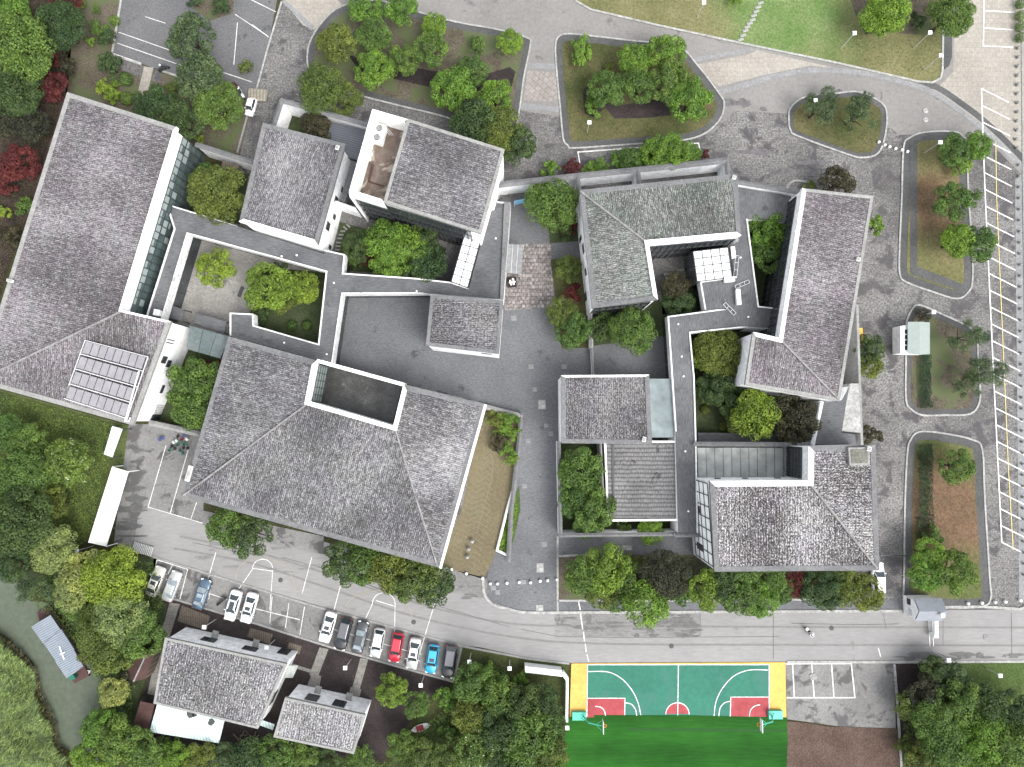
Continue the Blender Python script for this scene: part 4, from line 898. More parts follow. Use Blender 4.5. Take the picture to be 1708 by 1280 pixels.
# glass pavilions
def pavilion(name, label, pts, z, nx, ny, base_glass=True, mat=FROST, cat='pavilion'):
    V = [P(x, y, z) for x, y in pts]; c = sum(V, Vector()) / 4; t = thing(name, label, cat, (c.x, c.y, 0))
    bl = lambda u, v: (V[0] * (1 - u) + V[1] * u) * (1 - v) + (V[3] * (1 - u) + V[2] * u) * v
    for i in range(nx):
        for j in range(ny):
            q = [bl((i + a) / nx, (j + b) / ny) for a, b in ((.04, .04), (.96, .04), (.96, .96), (.04, .96))]
            m = MB(); m.prism([(p.x, p.y, z) for p in q], z - .05); m.build('roof_panel', mat, t)
    m = MB()
    for i in range(nx + 1): m.beam(bl(i / nx, 0), bl(i / nx, 1), .1, .16)
    for j in range(ny + 1): m.beam(bl(0, j / ny), bl(1, j / ny), .1, .17)
    for u, v in ((0, 0), (1, 0), (1, 1), (0, 1)): p = bl(u, v); m.cyl((p.x, p.y, 0), (p.x, p.y, z), .1, n=6)
    m.build('frame', FRAME, t)
    if base_glass:
        m = MB()
        for i in range(4):
            a, b = V[i], V[(i + 1) % 4]; m.add([(a.x, a.y, 0), (b.x, b.y, 0), (b.x, b.y, z - .15), (a.x, a.y, z - .15)], [(0, 1, 2, 3)])
        m.build('glass_wall', GLASS_D, t)
    return t
pavilion('glass_pavilion', 'white-panelled glass roof of sixteen panes inside the court of the north hall', [(1156, 420), (1214, 413), (1221, 463), (1163, 470)], 5.6, 4, 4)
pavilion('glass_canopy', 'long white-panelled glass canopy two panes wide, south-east of the tallest hall', [(774, 396), (801, 403), (780, 480), (753, 470)], 5.7, 2, 6, cat='canopy')
def slab_roof(name, label, pts, z, mat, cat, lines=0, edge=None, th=.12, mats=FRAME):
    V = [P(x, y, z) for x, y in pts]; c = sum(V, Vector()) / len(V); t = thing(name, label, cat, (c.x, c.y, 0))
    MB().prism([(v.x, v.y, z) for v in V], z - th, bottom=True).build('roof', mat, t)
    m = MB()
    for k in range(1, lines): m.beam(V[0].lerp(V[1], k / lines) + Vector((0, 0, .02)), V[3].lerp(V[2], k / lines) + Vector((0, 0, .02)), .05, .05)
    for v in V: m.cyl((v.x, v.y, 0), (v.x, v.y, z - th), .08, n=6)
    m.build('frame', mats, t); return t
slab_roof('glass_canopy', 'pale blue glass canopy between the square lodge and the long flat-roofed passage', [(1083, 632), (1122, 632), (1125, 730), (1087, 730)], 4.6, GLASS_P, 'canopy', 1)
slab_roof('glass_canopy', 'greenish glass roof in the north-west corner of the south-east hall', [(1163, 747), (1306, 747), (1306, 796), (1165, 796)], 4.9, GLASS_G, 'canopy', 10)
slab_roof('glass_canopy', 'blue-green glass canopy between the west hall and the grand hall', [(316, 543), (384, 562), (367, 598), (313, 583)], 4.6, mottled('dull_green_glass', (.17, .22, .22), (.28, .33, .33), .3, 2, .3, .5, .3, stain=((.38, .42, .41), .5, .62)), 'canopy', 3)
slab_roof('entrance_canopy', 'light grey two-part canopy over the gate in the grey wall of the plaza', [(847, 407), (873, 409), (869, 458), (844, 455)], 3.2, BAND, 'canopy', 3, mats=LFRAME)
slab_roof('metal_roof', 'blue-grey corrugated roof in the small walled court between two northern halls', [(552, 203), (612, 218), (597, 268), (540, 250)], 3.4, SHEDM, 'shed roof')
slab_roof('metal_roof', 'small grey slatted roof behind the white wall by the big courtyard tree', [(371, 268), (399, 276), (393, 295), (367, 286)], 3.0, WOOD, 'shed roof')
slab_roof('passage_roof', 'dark flat passage roof in the shade between two northern halls', [(586, 268), (597, 271), (575, 338), (567, 334)], 4.0, DECK, 'passage roof')
slab_roof('porch_roof', 'dark flat porch roof at the south end of the pale stone courtyard', [(328, 522), (378, 537), (374, 556), (322, 540)], 3.0, DECK, 'porch roof')
slab_roof('porch_roof', 'small brownish porch roof against the white rim of the pale stone courtyard', [(287, 510), (307, 517), (303, 536), (283, 531)], 2.6, DECK, 'porch roof')
slab_roof('small_roof', 'flat dark roof strip at the south end of the garden in the eastern group', [(1164, 722), (1300, 724), (1300, 740), (1164, 740)], 2.2, DECK, 'roof strip')
slab_roof('white_awning', 'long white awning leaning over the edge of the leafy slope', [(187, 779), (214, 787), (177, 912), (147, 905)], 3.0, plain('white_awning_sheet', (.80, .81, .76), .6, 0, .3, .04), 'awning', mats=WMETAL)
slab_roof('tin_roof', 'narrow pale blue sheet roof beside the north-east end of the leafy slope', [(187, 711), (204, 716), (187, 763), (173, 758)], 2.6, mottled('pale_sheet', (.50, .54, .58), (.62, .66, .68), .5, 2, .3, .6, .3, rot=.3, lines=(.5, .8, 'Y')), 'shed roof')
slab_roof('tin_roof', 'mint corrugated roof with torn holes along the south side of the western cottage', [(263, 1172), (374, 1203), (365, 1240), (249, 1221)], 2.9, MINT, 'shed roof')
for x, y, r_ in ((319, 1190, .8), (352, 1204, .55), (325, 1192, .4)):
    p = P(x, y, 2.93); m = MB(); m.ngon([(p.x + r_ * rng.uniform(.5, 1.3) * math.cos(R(40 * k)), p.y + r_ * rng.uniform(.5, 1.2) * math.sin(R(40 * k)), p.z) for k in range(9)])
    tag(m.build('roof_patch', FRAME), 'dark torn patch in the mint corrugated roof', 'patch', 'torn patches in the mint roof')
slab_roof('tin_roof', 'rust brown shed roof at the west end of the mint corrugated roof', [(234, 1170), (258, 1175), (247, 1220), (222, 1210)], 2.6, RUST, 'shed roof')
t = thing('rusty_shed', 'rust brown gabled shed between the riverside trees and the western cottage', 'shed', tuple(P(235, 1110, 0)))
A = [P(x, y, z) for x, y, z in ((222, 1092, 2.4), (243, 1094, 3.1), (262, 1080, 2.4), (210, 1128, 2.4), (223, 1137, 3.1), (243, 1132, 2.4))]
MB().add([A[0], A[1], A[4], A[3]], [(3, 2, 1, 0)]).add([A[1], A[2], A[5], A[4]], [(3, 2, 1, 0)]).build('roof', RUST, t)
w_ = [A[0], A[2], A[5], A[3]]; m = MB()
for i in range(4):
    a, b = w_[i], w_[(i + 1) % 4]; m.add([(a.x, a.y, 0), (b.x, b.y, 0), tuple(b), tuple(a)], [(0, 1, 2, 3)])
m.build('wall', WOOD, t); MB().beam(A[1] + Vector((0, 0, .05)), A[4] + Vector((0, 0, .05)), .2, .08).build('ridge_cap', COPE2, t)
# free-standing walls with tile caps
def wall(name, label, pts, z, th=.3, cap=.8, cmat=COPE, wmat=WHITE, group=None, caph=.22):
    q = [P(x, y, z) for x, y in pts]; c = q[0]; t = thing(name, label, 'wall', (c.x, c.y, 0), group=group)
    m = MB(); k = MB()
    for i, (a, b) in enumerate(zip(q[:-1], q[1:])):
        d = (b - a).normalized() * th / 2
        m.beam(a + Vector((0, 0, -z / 2)) - d * 1, b + Vector((0, 0, -z / 2)) + d * 1, th, z)
        s_ = Vector((-d.y, d.x, 0)).normalized() * cap / 2; e = d.normalized() * cap * .35; a2, b2 = a - e, b + e; u = Vector((0, 0, caph)); lo = Vector((0, 0, .004 * i))
        k.add([a2 - s_ + lo, b2 - s_ + lo, b2 + s_ + lo, a2 + s_ + lo, a2 + u + lo, b2 + u + lo], [(0, 1, 5, 4), (2, 3, 4, 5), (0, 4, 3), (1, 2, 5), (3, 2, 1, 0)])
    m.build('wall', wmat, t); k.build('coping', cmat, t); return t
wall('court_wall', 'white wall with a grey tiled cap on the outer sides of the small court with the corrugated roof', [(457, 208), (470, 168), (617, 210)], 4.7)
wall('court_wall', 'white wall with a grey cap joining the west hall to its neighbour, north of the big courtyard tree', [(329, 242), (424, 272)], 4.6)
wall('entrance_wall', 'long white wall with a grey tiled cap along the north side, behind the leafy hedge', [(828, 309), (962, 294), (1090, 281), (1212, 268)], 4.3, cap=.95)
wall('entrance_wall', 'short white cross wall between the long north wall and the north hall', [(1212, 268), (1214, 292)], 4.3)
wall('entrance_wall', 'short white cross wall behind the tile roof of the north hall', [(1063, 284), (1066, 305)], 4.3)
wall('entrance_wall', 'short grey-capped wall at the north-west corner of the north hall', [(962, 294), (967, 326)], 4.3)
wall('court_wall', 'white wall with a grey cap between the north hall and the long brown-tiled hall', [(1230, 304), (1331, 321)], 5.9)
wall('yard_wall', 'pale wall round the walled tree yard south of the square lodge', [(932, 739), (935, 893), (1132, 891)], 4.2, cap=.6)
wall('yard_wall', 'pale-capped wall closing the south end of the long flat-roofed passage', [(1128, 893), (1166, 893)], 5.0, cap=.6)
wall('garden_wall', 'dull grey wall with a flat cap at the north-east corner of the ornamental dry stream', [(806, 678), (868, 694)], 1.2, cap=.8, cmat=COPE2)
wall('garden_wall', 'grey-capped curved wall along the east side of the ornamental dry stream', [(869, 692), (866, 735), (860, 790), (853, 850), (848, 935)], 1.2, cap=.7)
wall('yard_wall', 'white wall with a grey cap between the west hall and the grand hall, beside the stacked chairs', [(252, 706), (330, 724)], 3.0, cap=.8, cmat=COPE2)
wall('court_wall', 'thin grey garden wall south of the dark tree at the north hall', [(987, 575), (989, 625)], 1.4, .2, .4, COPE2)
wall('court_wall', 'low white wall dividing the walled tree yard from the low annexe', [(1002, 742), (1008, 870)], 4.2, .25, .35, COPE2, COPE2)
wall('court_wall', 'white parapet closing the north side of the greenish glass roof', [(1160, 741), (1348, 742)], 5.6, cap=.7)
wall('court_wall', 'thin white wall edging the dark passage beside the second hall', [(560, 337), (592, 348)], 4.4, .2, .4, WMETAL)
wall('court_wall', 'white wall along the east side of the garden in the eastern group', [(1370, 672), (1356, 740)], 5.0, .4, .6, WHITE)
wall('court_wall', 'dull grey low wall closing the west side of the fish-bone yard stair', [(985, 512), (987, 577)], 3.0, .25, .5, COPE2)
# trough, bench, signs
t = thing('blue_banner', 'blue banner below the white north wall, behind the big round entrance tree', 'banner', tuple(P(868, 333, 0)))
p0, p1 = P(858, 336, 2.6), P(882, 331, 2.6); MB().beam(p0 - Vector((0, 0, .8)), p1 - Vector((0, 0, .8)), .08, 1.7).build('cloth', plain('blue_banner_cloth', (.18, .42, .62), .7), t)
MB().cyl((p0.x, p0.y, 0), tuple(p0), .06).cyl((p1.x, p1.y, 0), tuple(p1), .06).build('posts', LFRAME, t)
# small north wall windows
# boat shed and boat
t = thing('covered_boat', 'moored boat with a pale blue corrugated roof on the green river', 'boat', tuple(P(95, 1075, 0)))
hull = [P(x, y, .5) for x, y in ((62, 1022), (84, 1010), (112, 1050), (140, 1110), (148, 1128), (125, 1140), (100, 1118), (72, 1060))]
m = MB(); m.prism(hull, .03); m.build('hull', RUST, t)
for k, q in enumerate(([(52, 1046), (84, 1026), (101, 1051), (72, 1074)], [(73, 1074), (102, 1050), (124, 1084), (93, 1103)], [(92, 1104), (123, 1084), (139, 1112), (111, 1132)])):
    V = [P(x, y, 2.7 + .12 * (k == 1)) for x, y in q]
    MB().prism([(v.x, v.y, v.z) for v in V], 2.62, bottom=True).build('roof_panel', BLUEM, t)
m = MB()
for x, y in ((55, 1046), (83, 1029), (93, 1101), (123, 1086), (112, 1130), (137, 1111)): p = P(x, y, 2.6); m.cyl((p.x, p.y, .4), tuple(p), .06, n=6)
m.build('posts', WOOD, t)
MB().prism([P(x, y, .62) for x, y in ((62, 1022), (84, 1011), (90, 1024), (68, 1036))], .5).build('deck', RUST, t)
tag(MB().beam(P(99, 1078, 2.95), P(107, 1100, 2.95), .16, .06).beam(P(100, 1092, 3.0), P(108, 1088, 3.0), .12, .06).build('roof_ornament', WMETAL), 'white cross-shaped pole lying on the blue boat roof', 'pole')
tag(MB().box(tuple(P(122, 1128, .9)), (.8, .9, .8), .6).build('storage_box', C_GRN), 'bright green box at the stern of the blue-roofed boat', 'box')
t = thing('rowing_boat', 'small white and red rowing boat beside the stern of the blue-roofed boat', 'boat', tuple(P(140, 1126, 0)), R(-55))
def hullmesh(L, Wd, h):
    m = MB(); st = [(-.5, .05), (-.35, .7), (-.1, 1), (.15, 1), (.38, .7), (.5, .1)]; vs = []
    for y, w in st: vs += [(-Wd / 2 * w, y * L, h), (-Wd / 2 * w * .7, y * L, .05), (Wd / 2 * w * .7, y * L, .05), (Wd / 2 * w, y * L, h), (Wd / 2 * w * .85, y * L * .95, h), (Wd / 2 * w * .6, y * L * .9, .15), (-Wd / 2 * w * .6, y * L * .9, .15), (-Wd / 2 * w * .85, y * L * .95, h)]
    fs = []
    for i in range(5):
        for k in range(8): a = i * 8 + k; b = i * 8 + (k + 1) % 8; fs.append((a, b, b + 8, a + 8))
    return m.add(vs, fs)
hullmesh(2.6, .8, .4).build('hull', WMETAL, t)
MB().box((0, -.2, .36), (.6, .25, .05)).box((0, .5, .36), (.5, .25, .05)).build('seat', RUST, t)
t = thing('small_boat', 'white boat with a red deck stranded in the dark bed south of the parked cars', 'boat', tuple(P(702, 1212, 0)), R(-72))
hullmesh(2.9, 1.0, .5).build('hull', WMETAL, t); MB().box((0, -.1, .5), (.85, 1.1, .06)).build('deck', C_RED, t)
# guard booth in the east island
t = thing('guard_booth', 'white guard booth with a pale green sloping roof at the west kerb of the island', 'booth', tuple(P(1527, 565, 0)))
m = MB(); m.prism([P(1505, 543, 2.7), P(1548, 541, 2.7), P(1548, 590, 2.7), P(1505, 589, 2.7)], 0); m.build('wall', WHITE, t)
MB().add([P(1514, 537, 3.3), P(1534, 537, 3.5), P(1534, 592, 3.5), P(1514, 590, 3.3)], [(3, 2, 1, 0)]).add([P(1534, 537, 3.5), P(1551, 538, 3.0), P(1551, 591, 3.0), P(1534, 592, 3.5)], [(3, 2, 1, 0)]).build('roof', plain('pale_green_roof_sheet', (.22, .255, .24), .6, 0, .3, .06), t)
m = MB(); m.prism([P(1502, 545, 2.9), P(1512, 543, 2.9), P(1512, 590, 2.9), P(1502, 589, 2.9)], 2.75); m.build('canopy', WMETAL, t)
for k in range(4):
    m = MB(); y = 550 + k * 9; m.prism([P(1509, y, 2.93), P(1513.5, y, 2.93), P(1513.5, y + 7, 2.93), P(1509, y + 7, 2.93)], 2.9); m.build('window', GLASS_D, t)
# gate house
t = thing('gatehouse', 'white gatehouse with a blue-grey gabled roof beside the sliding gate on the road', 'gatehouse', tuple(P(1543, 1015, 0)))
base_ = [P(1513, 998, 0), P(1570, 999, 0), P(1570, 1030, 0), P(1513, 1026, 0)]
xa, xb = P(1514, 1010, 3.0).x + .1, P(1569, 1010, 3.0).x; ya, yb = P(1540, 1001, 3.0).y, P(1540, 1033, 3.0).y; ym = (ya + yb) / 2
xa += .9
m = MB(); m.add([(xa, ya, 0), (xb, ya, 0), (xb, yb, 0), (xa, yb, 0), (xa, ya, 3), (xb, ya, 3), (xb, yb, 3), (xa, yb, 3), (xa, ym, 4), (xb, ym, 4)], [(0, 1, 5, 4), (2, 3, 7, 6), (3, 0, 4, 8, 7), (1, 2, 6, 9, 5)]); m.build('wall', WHITE, t)
m = MB(); e = .25
m.add([(xa + .05, ya + e, 2.95), (xb + e, ya + e, 2.95), (xb + e, ym, 4.12), (xa + .05, ym, 4.12), (xa + .05, yb - e, 2.95), (xb + e, yb - e, 2.95)], [(0, 1, 2, 3), (3, 2, 5, 4)][::1]); m.build('roof', plain('slate_blue_roof', (.20, .215, .24), .7, 0, .3, .12), t)
m = MB(); m.box((xa - .03, ym + .8, 1.6), (.06, .9, .9)); m.build('window', GLASS_D, t)
m = MB(); m.box((xa - .03, ym - .7, 1.9), (.06, .9, .8)); m.build('window', LFRAME, t)
t = thing('sliding_gate', 'half-folded white sliding gate on the road just south of the gatehouse', 'gate', tuple(P(1560, 1050, 0)))
m = MB()
for k in range(14):
    a = P(1559, 1035 + k * 2.0, 1.4); b = P(1552, 1036 + k * 2.0, .05)
    m.beam(a - Vector((.0, 0, 0)), a + Vector((.55, 0, 0)), .1, .08); m.cyl((a.x, a.y, 0), tuple(a), .03, n=4); m.cyl((a.x + .55, a.y, 0), (a.x + .55, a.y, 1.4), .03, n=4)
m.build('lattice', WMETAL, t); a = P(1561, 1062, 1.5); MB().box((a.x + .1, a.y, .75), (.6, .45, 1.5)).build('motor_box', WMETAL, t)
MB().beam(P(1549, 1035, .08), P(1551, 1078, .08), .06, .05).beam(P(1555, 1035, .08), P(1557, 1078, .08), .06, .05).build('rail', LFRAME, t)
# lamps
def lamp(px, py, z, label, head=.42):
    p = P(px, py, z); t = thing('street_lamp', label, 'lamp', (p.x, p.y, 0), group='garden lamps')
    MB().cyl((0, 0, 0), (0, 0, z), .055, .04, 8).build('pole', LFRAME, t, (0, 0, 0))
    m = MB().box((0, 0, z + .1), (head * 1.35, head * 1.35, .1)).box((0, 0, z - .12), (head * .8, head * .8, .32)); m.build('lantern', WMETAL, t, (0, 0, 0)); return t
for a in [(1174, 5, 3.9, 'square lamp on the lawn near the top edge, west of the stepping path'), (1425, 56, 4.4, 'square lamp on the lawn beside the big north-east trees'), (1551, 55, 4.4, 'square lamp between the two big north-east trees'), (1569, 93, 4.4, 'square lamp near the east corner of the north lawn'),
          (1360, 168, 4.2, 'square lamp among the loose trees of the oval island'), (1568, 238, 4.2, 'square lamp at the north end of the long island'), (983, 205, 3.6, 'square lamp at the south-west corner of the second tree island'), (128, 919, 4.0, 'square lamp at the south end of the white awning'),
          (341, 1046, 4.0, 'square lamp in the dark bed north of the western cottage'), (576, 1114, 3.8, 'square lamp in the dark bed between the two garden paths'), (850, 1115, 3.5, 'square lamp south of the road bend, above the shrubs'), (702, 1143, 3.8, 'square lamp between the round trees south of the cars'),
          (946, 1214, 4.3, 'square lamp at the west edge of the artificial turf'), (783, 1104, 3.8, 'square lamp just east of the row of parked cars'), (1557, 521, 3.6, 'square lamp at the north corner of the guard booth island'), (1526, 968, 3.4, 'square lamp under the trees north of the gatehouse'), (1572, 1027, 4.4, 'pale green lamp at the east gable of the gatehouse'), (1582, 1101, 3.6, 'yellow topped lamp post on the south kerb of the road'), (1668, 1127, 3.0, 'pale blue lamp in the south-east lawn'), (445, 1080, 3.6, 'green lamp box beside the western cottage')]: lamp(*a)
# stone ball bollards
def bollard(px, py, label, group, r_=.24):
    p = P(px, py, .35); o = MB().cyl((0, 0, 0), (0, 0, .14), r_ * .8, r_ * .6, 10).ball((0, 0, .12 + r_ * .8), r_, 12, 8).build('ball_bollard', WMETAL if 'small grey' not in label else COPE2, smooth=True); o.location = (p.x, p.y, .05); tag(o, label, 'bollard', group)
for x, y in [(818, 974), (830, 974), (845.5, 973), (866, 971.5), (885, 972), (901, 969.5), (913.5, 968.5), (929, 967)]: bollard(x, y, 'white stone ball in the row across the south end of the plaza', 'ball bollards across the plaza', .24)
for x, y in [(733, 946), (753, 950), (778, 957), (805, 965)]: bollard(x, y, 'cream stone ball in the row at the south end of the ornamental dry stream', 'ball bollards by the dry stream', .24)
for x, y in [(1466, 237), (1476, 242), (1484, 245), (1494, 248), (1505, 250), (1514, 253)]: bollard(x, y, 'pale stone ball in the row between the oval island and the long island', 'ball bollards between the islands', .23)
for x, y in [(1615, 1007), (1638, 1006), (1660, 1005), (1677, 1004), (1702, 1002)]: bollard(x, y, 'pale stone ball in the row east of the gatehouse', 'ball bollards east of the gatehouse', .25)
for k in range(12): bollard(1698 + rng.uniform(-1, 1) - k * .2, 80 + k * 15.2, 'small grey ball in the row beside the cream car park', 'balls along the north-east car park', .26)
for k in range(38): bollard(1700 + k * .25, 275 + k * 18.5, 'small grey ball in the long row along the east car park', 'balls along the east car park', .22)
for x, y in [(1544, 185), (1544, 200)]:
    p = P(x, y, .1); o = MB().cyl((0, 0, 0), (0, 0, .08), .42, .42, 16).build('manhole_cover', KERB); o.location = (p.x, p.y, .03); tag(o, 'round pale manhole cover in the grey driveway east of the oval island', 'manhole cover', 'driveway manholes')
for x, y, w, h_, lb in [(904, 675, 1.2, 1.5, 'large pale square cover in the plaza east of the grand hall'), (892, 650, .6, .6, 'small pale cover at the north of the plaza corridor'), (911, 710, .7, .6, 'small faint cover beside the square lodge, north one'), (919, 724, .7, .7, 'small faint cover beside the square lodge, south one'), (881, 736, .7, .7, 'faint cover in the middle of the plaza corridor'), (875, 811, .7, .7, 'outlined cover beside the curved wall'), (901, 947, 1.15, 1.5, 'large pale cover north of the ball bollards'), (900, 1014, 1.2, 1.0, 'pale cover at the south kerb of the plaza'), (873, 971, .8, .7, 'patterned cover in the row of ball bollards'), (823, 981, .8, .7, 'patterned cover at the south-west corner of the plaza'), (830, 988, .7, .7, 'plain cover at the south-west corner of the plaza'), (908, 908, .8, .8, 'faint cover north of the large cover of the plaza'), (886, 612, .8, .7, 'pale cover in the plaza north of the square lodge'), (941, 612, .8, .7, 'pale cover beside the thin garden wall'), (857, 531, .8, .8, 'pale cover south of the pinkish brick paving'), (1046, 914, 1.6, .8, 'pale grating in the walkway behind the walled tree yard'), (1644, 1063, .7, .7, 'round-edged pale cover in the road east of the gate')]:
    p = P(x, y, .05); t = thing('drain_cover', lb, 'drain cover', (p.x, p.y, .05)); MB().box((0, 0, .02), (w, h_, .04)).build('rim', BAND, t, (0, 0, 0)); MB().box((0, 0, .035), (w * .82, h_ * .84, .03)).build('plate', KERB if w > 1 else BAND, t, (0, 0, 0))
# basketball stands
def hoop(px, py, mx, label):
    p = P(px, py, .4); t = thing('basketball_stand', label, 'basketball hoop', (p.x, p.y, .1), 0 if mx > 0 else math.pi, 'basketball stands')
    GR = MATS.get('green_steel') or plain('green_steel', (.05, .36, .27), .5, 0, .4)
    MB().box((0, 0, .3), (2.1, 1.2, .55)).build('base', GR, t, (0, 0, 0))
    m = MB(); m.cyl((.6, 0, .5), (1.2, -.15 * mx, 2.4), .1, n=8).cyl((1.2, -.15 * mx, 2.4), (3.0, -.3 * mx, 3.1), .09, n=8); m.cyl((.3, -.3, .5), (1.4, -.2 * mx, 2.5), .05, n=6)
    for s_ in (-.8, .8): m.cyl((2.2, -.25 * mx, 2.8), (3.15, s_ - .3 * mx, 3.1), .035, n=5)
    m.build('arm', GR, t, (0, 0, 0))
    MB().box((3.2, -.3 * mx, 3.35), (.06, 1.8, 1.05)).build('backboard', WMETAL, t, (0, 0, 0))
    m = MB(); c = Vector((3.5, -.3 * mx, 3.05))
    for k in range(14): m.cyl(c + Vector((.23 * math.cos(R(k * 360 / 14)), .23 * math.sin(R(k * 360 / 14)), 0)), c + Vector((.23 * math.cos(R((k + 1) * 360 / 14)), .23 * math.sin(R((k + 1) * 360 / 14)), 0)), .03, n=5, cap=False)
    m.build('rim', MATS.get('orange_rim') or plain('orange_rim', (.75, .16, .04), .5), t, (0, 0, 0))
hoop(966, 1194, 1, 'green basketball stand at the west end of the court'); hoop(1293, 1192, -1, 'green basketball stand at the east end of the court')
# white trough and pipe west of the court
t = thing('white_trough', 'long white shelter box south of the road bend, west of the court', 'shelter', tuple(P(905, 1118, 0)))
m = MB(); q = [P(x, y, 1.6) for x, y in ((875, 1111), (937, 1118), (938, 1129), (876, 1122))]; m.prism(q, 0); m.build('body', WMETAL, t)
MB().prism([P(x, y, 1.75) for x, y in ((876, 1112), (936, 1119), (936, 1123), (876, 1116))], 1.61).build('ridge_panel', WHITE, t)
tag(MB().beam(P(938, 1121, 1.2), P(946, 1132, 1.2), .5, 1.).beam(P(946, 1132, 1.2), P(945, 1203, 1.2), .38, .9).build('white_partition', WMETAL), 'narrow white partition along the west edge of the yellow court strip', 'partition')
# stack of bleachers, planters, table
t = thing('metal_rack', 'grey slatted metal rack lying south of the stained concrete yard', 'rack', tuple(P(235, 915, 0)))
m = MB()
for k in range(12): m.beam(P(219 + k * 2.9, 921 - 0 + k * .7 - 1, .35), P(226 + k * 2.7, 904 + k * .8, .35), .12, .1)
m.build('slats', LFRAME, t); MB().beam(P(220, 918, .2), P(252, 926, .2), .1, .2).beam(P(226, 906, .2), P(256, 914, .2), .1, .2).build('frame', FRAME, t)
tag(MB().box(tuple(P(430, 159, .35)), (3.0, 1.9, .25), R(-5)).build('ramp_plate', mottled('cream_ribbed_plate', (.42, .39, .31), (.52, .48, .39), .5, 2, .3, lines=(.5, .7, 'X'))), 'cream ribbed plate on the cobbles north of the white cart', 'ramp plate')
cst = [(296, 742), (302, 738), (292, 749), (300, 752), (306, 747), (287, 744), (294, 736), (310, 741), (304, 732), (312, 733), (297, 728), (267, 734), (272, 731), (308, 727), (290, 738), (313, 748), (305, 757), (284, 750)]
CC = [plain('dark_green_plastic', (.02, .09, .06), .4), plain('navy_plastic', (.05, .06, .16), .4), plain('black_plastic', (.015, .015, .017), .4), plain('dull_red_plastic', (.16, .03, .03), .4), plain('pale_plastic', (.5, .55, .52), .4)]
lbc = ['dark green', 'navy blue', 'black', 'dull red', 'pale green']
for k, (x, y) in enumerate(cst):
    c = [0, 0, 2, 0, 2, 2, 4, 0, 3, 4, 2, 1, 1, 1, 4, 2, 0, 0][k]; p = P(x, y, .45); t = thing('stacking_chair', lbc[c] + ' plastic chair in the jumble beside the grand hall' if k not in (11, 12) else 'navy chair standing apart west of the jumble of chairs', 'chair', (p.x, p.y, .06), rng.uniform(0, 6), 'stacked chairs')
    MB().box((0, 0, .45), (.44, .42, .05)).build('seat', CC[c], t, (0, 0, 0)); MB().box((0, .21, .68), (.42, .05, .4)).build('backrest', CC[c], t, (0, 0, 0))
    for a in (-.18, .18):
        for b in (-.17, .17): MB().cyl((a, b, 0), (a, b, .44), .018, n=5).build('leg', LFRAME, t, (0, 0, 0))
# court furniture
t = thing('garden_table', 'stone table in the shaded court of the north hall', 'table', tuple(P(1117, 466, 0))); MB().box((0, 0, .72), (1.6, .7, .08), .1).build('table_top', COPE2, t, (0, 0, 0)); MB().box((-.5, 0, .34), (.2, .5, .68), .1).box((.5, 0, .34), (.2, .5, .68), .1).build('legs', COPE, t, (0, 0, 0))
for x, y, rz, lb in ((1113, 458, .1, 'stone bench north-west of the stone table'), (1133, 452, .1, 'stone bench north-east of the stone table'), (1114, 476, 1.4, 'stone stool south of the stone table')):
    t = thing('garden_bench', lb, 'bench', tuple(P(x, y, 0)), rz, 'stone benches'); MB().box((0, 0, .42), (1.3, .4, .08)).build('seat', COPE2, t, (0, 0, 0)); MB().box((-.5, 0, .19), (.12, .35, .38)).box((.5, 0, .19), (.12, .35, .38)).build('legs', COPE, t, (0, 0, 0))
t = thing('planter', 'stone planter with white flowers at the corner of the pinkish brick paving', 'planter', tuple(P(854, 472, 0)), .05)
MB().box((0, 0, .3), (1.4, 1.5, .6)).build('box', SOIL, t, (0, 0, 0)); m = MB()
for k in range(14): m.ball((rng.uniform(-.4, .4), rng.uniform(-.45, .45), .75 + rng.uniform(0, .15)), .17, 7, 5)
m.build('flowers', WHITE, t, (0, 0, 0))
t = thing('garden_bench', 'dark bench on the pale stone court beside the yellow-green tree', 'bench', tuple(P(403, 488, 0)), R(70), 'dark benches'); MB().box((0, 0, .42), (1.7, .5, .07)).build('seat', FRAME, t, (0, 0, 0)); MB().box((-.7, 0, .2), (.1, .45, .4)).box((.7, 0, .2), (.1, .45, .4)).build('legs', FRAME, t, (0, 0, 0))
t = thing('barrier_pole', 'dark horizontal barrier pole across the cobbled drive by the south-east hall', 'barrier', tuple(P(1470, 926, 0))); MB().beam(P(1466, 926, 1.), P(1535, 928, 1.), .16, .16).build('pole', FRAME, t); MB().box(tuple(P(1468, 926, .5)), (.3, .3, 1.)).build('post', FRAME, t)
tag(MB().box(tuple(P(1432, 562, .5)), (.9, 2.6, 1.), .05).build('yellow_container', plain('yellow_plastic', (.70, .42, .05), .5)), 'yellow bin against the thin pale wall on the cobbled drive', 'bin')
wood = [(x, y) for x, y in ((565, 405), (567, 398), (569, 392), (572, 386), (576, 381), (581, 377), (564, 411), (563, 417))]
for k, (x, y) in enumerate(wood):
    o = MB().box((0, 0, .03), (.75, .26, .06), R(0 if k < 4 or k > 5 else -40)).build('stepping_stone', COPE2); o.location = P(x, y, .04); tag(o, 'pale slab in the curved stepping path beside the second hall', 'stepping stone', 'stepping stones beside the second hall')
sheet('garden_bed', [(566, 370), (620, 385), (700, 395), (745, 415), (725, 462), (576, 452), (573, 425), (560, 420)], 4, GARDEN)
sheet('garden_bed', [(432, 445), (545, 455), (530, 572), (420, 545)], 4, GARDEN)
sheet('garden_bed', [(320, 285), (415, 290), (400, 375), (290, 345), (310, 300)], 4, GARDEN)
sheet('garden_bed', [(275, 600), (375, 570), (345, 715), (262, 700)], 6, GARDEN)
sheet('garden_bed', [(1150, 550), (1300, 545), (1375, 660), (1350, 745), (1160, 740)], 5, GARDEN)
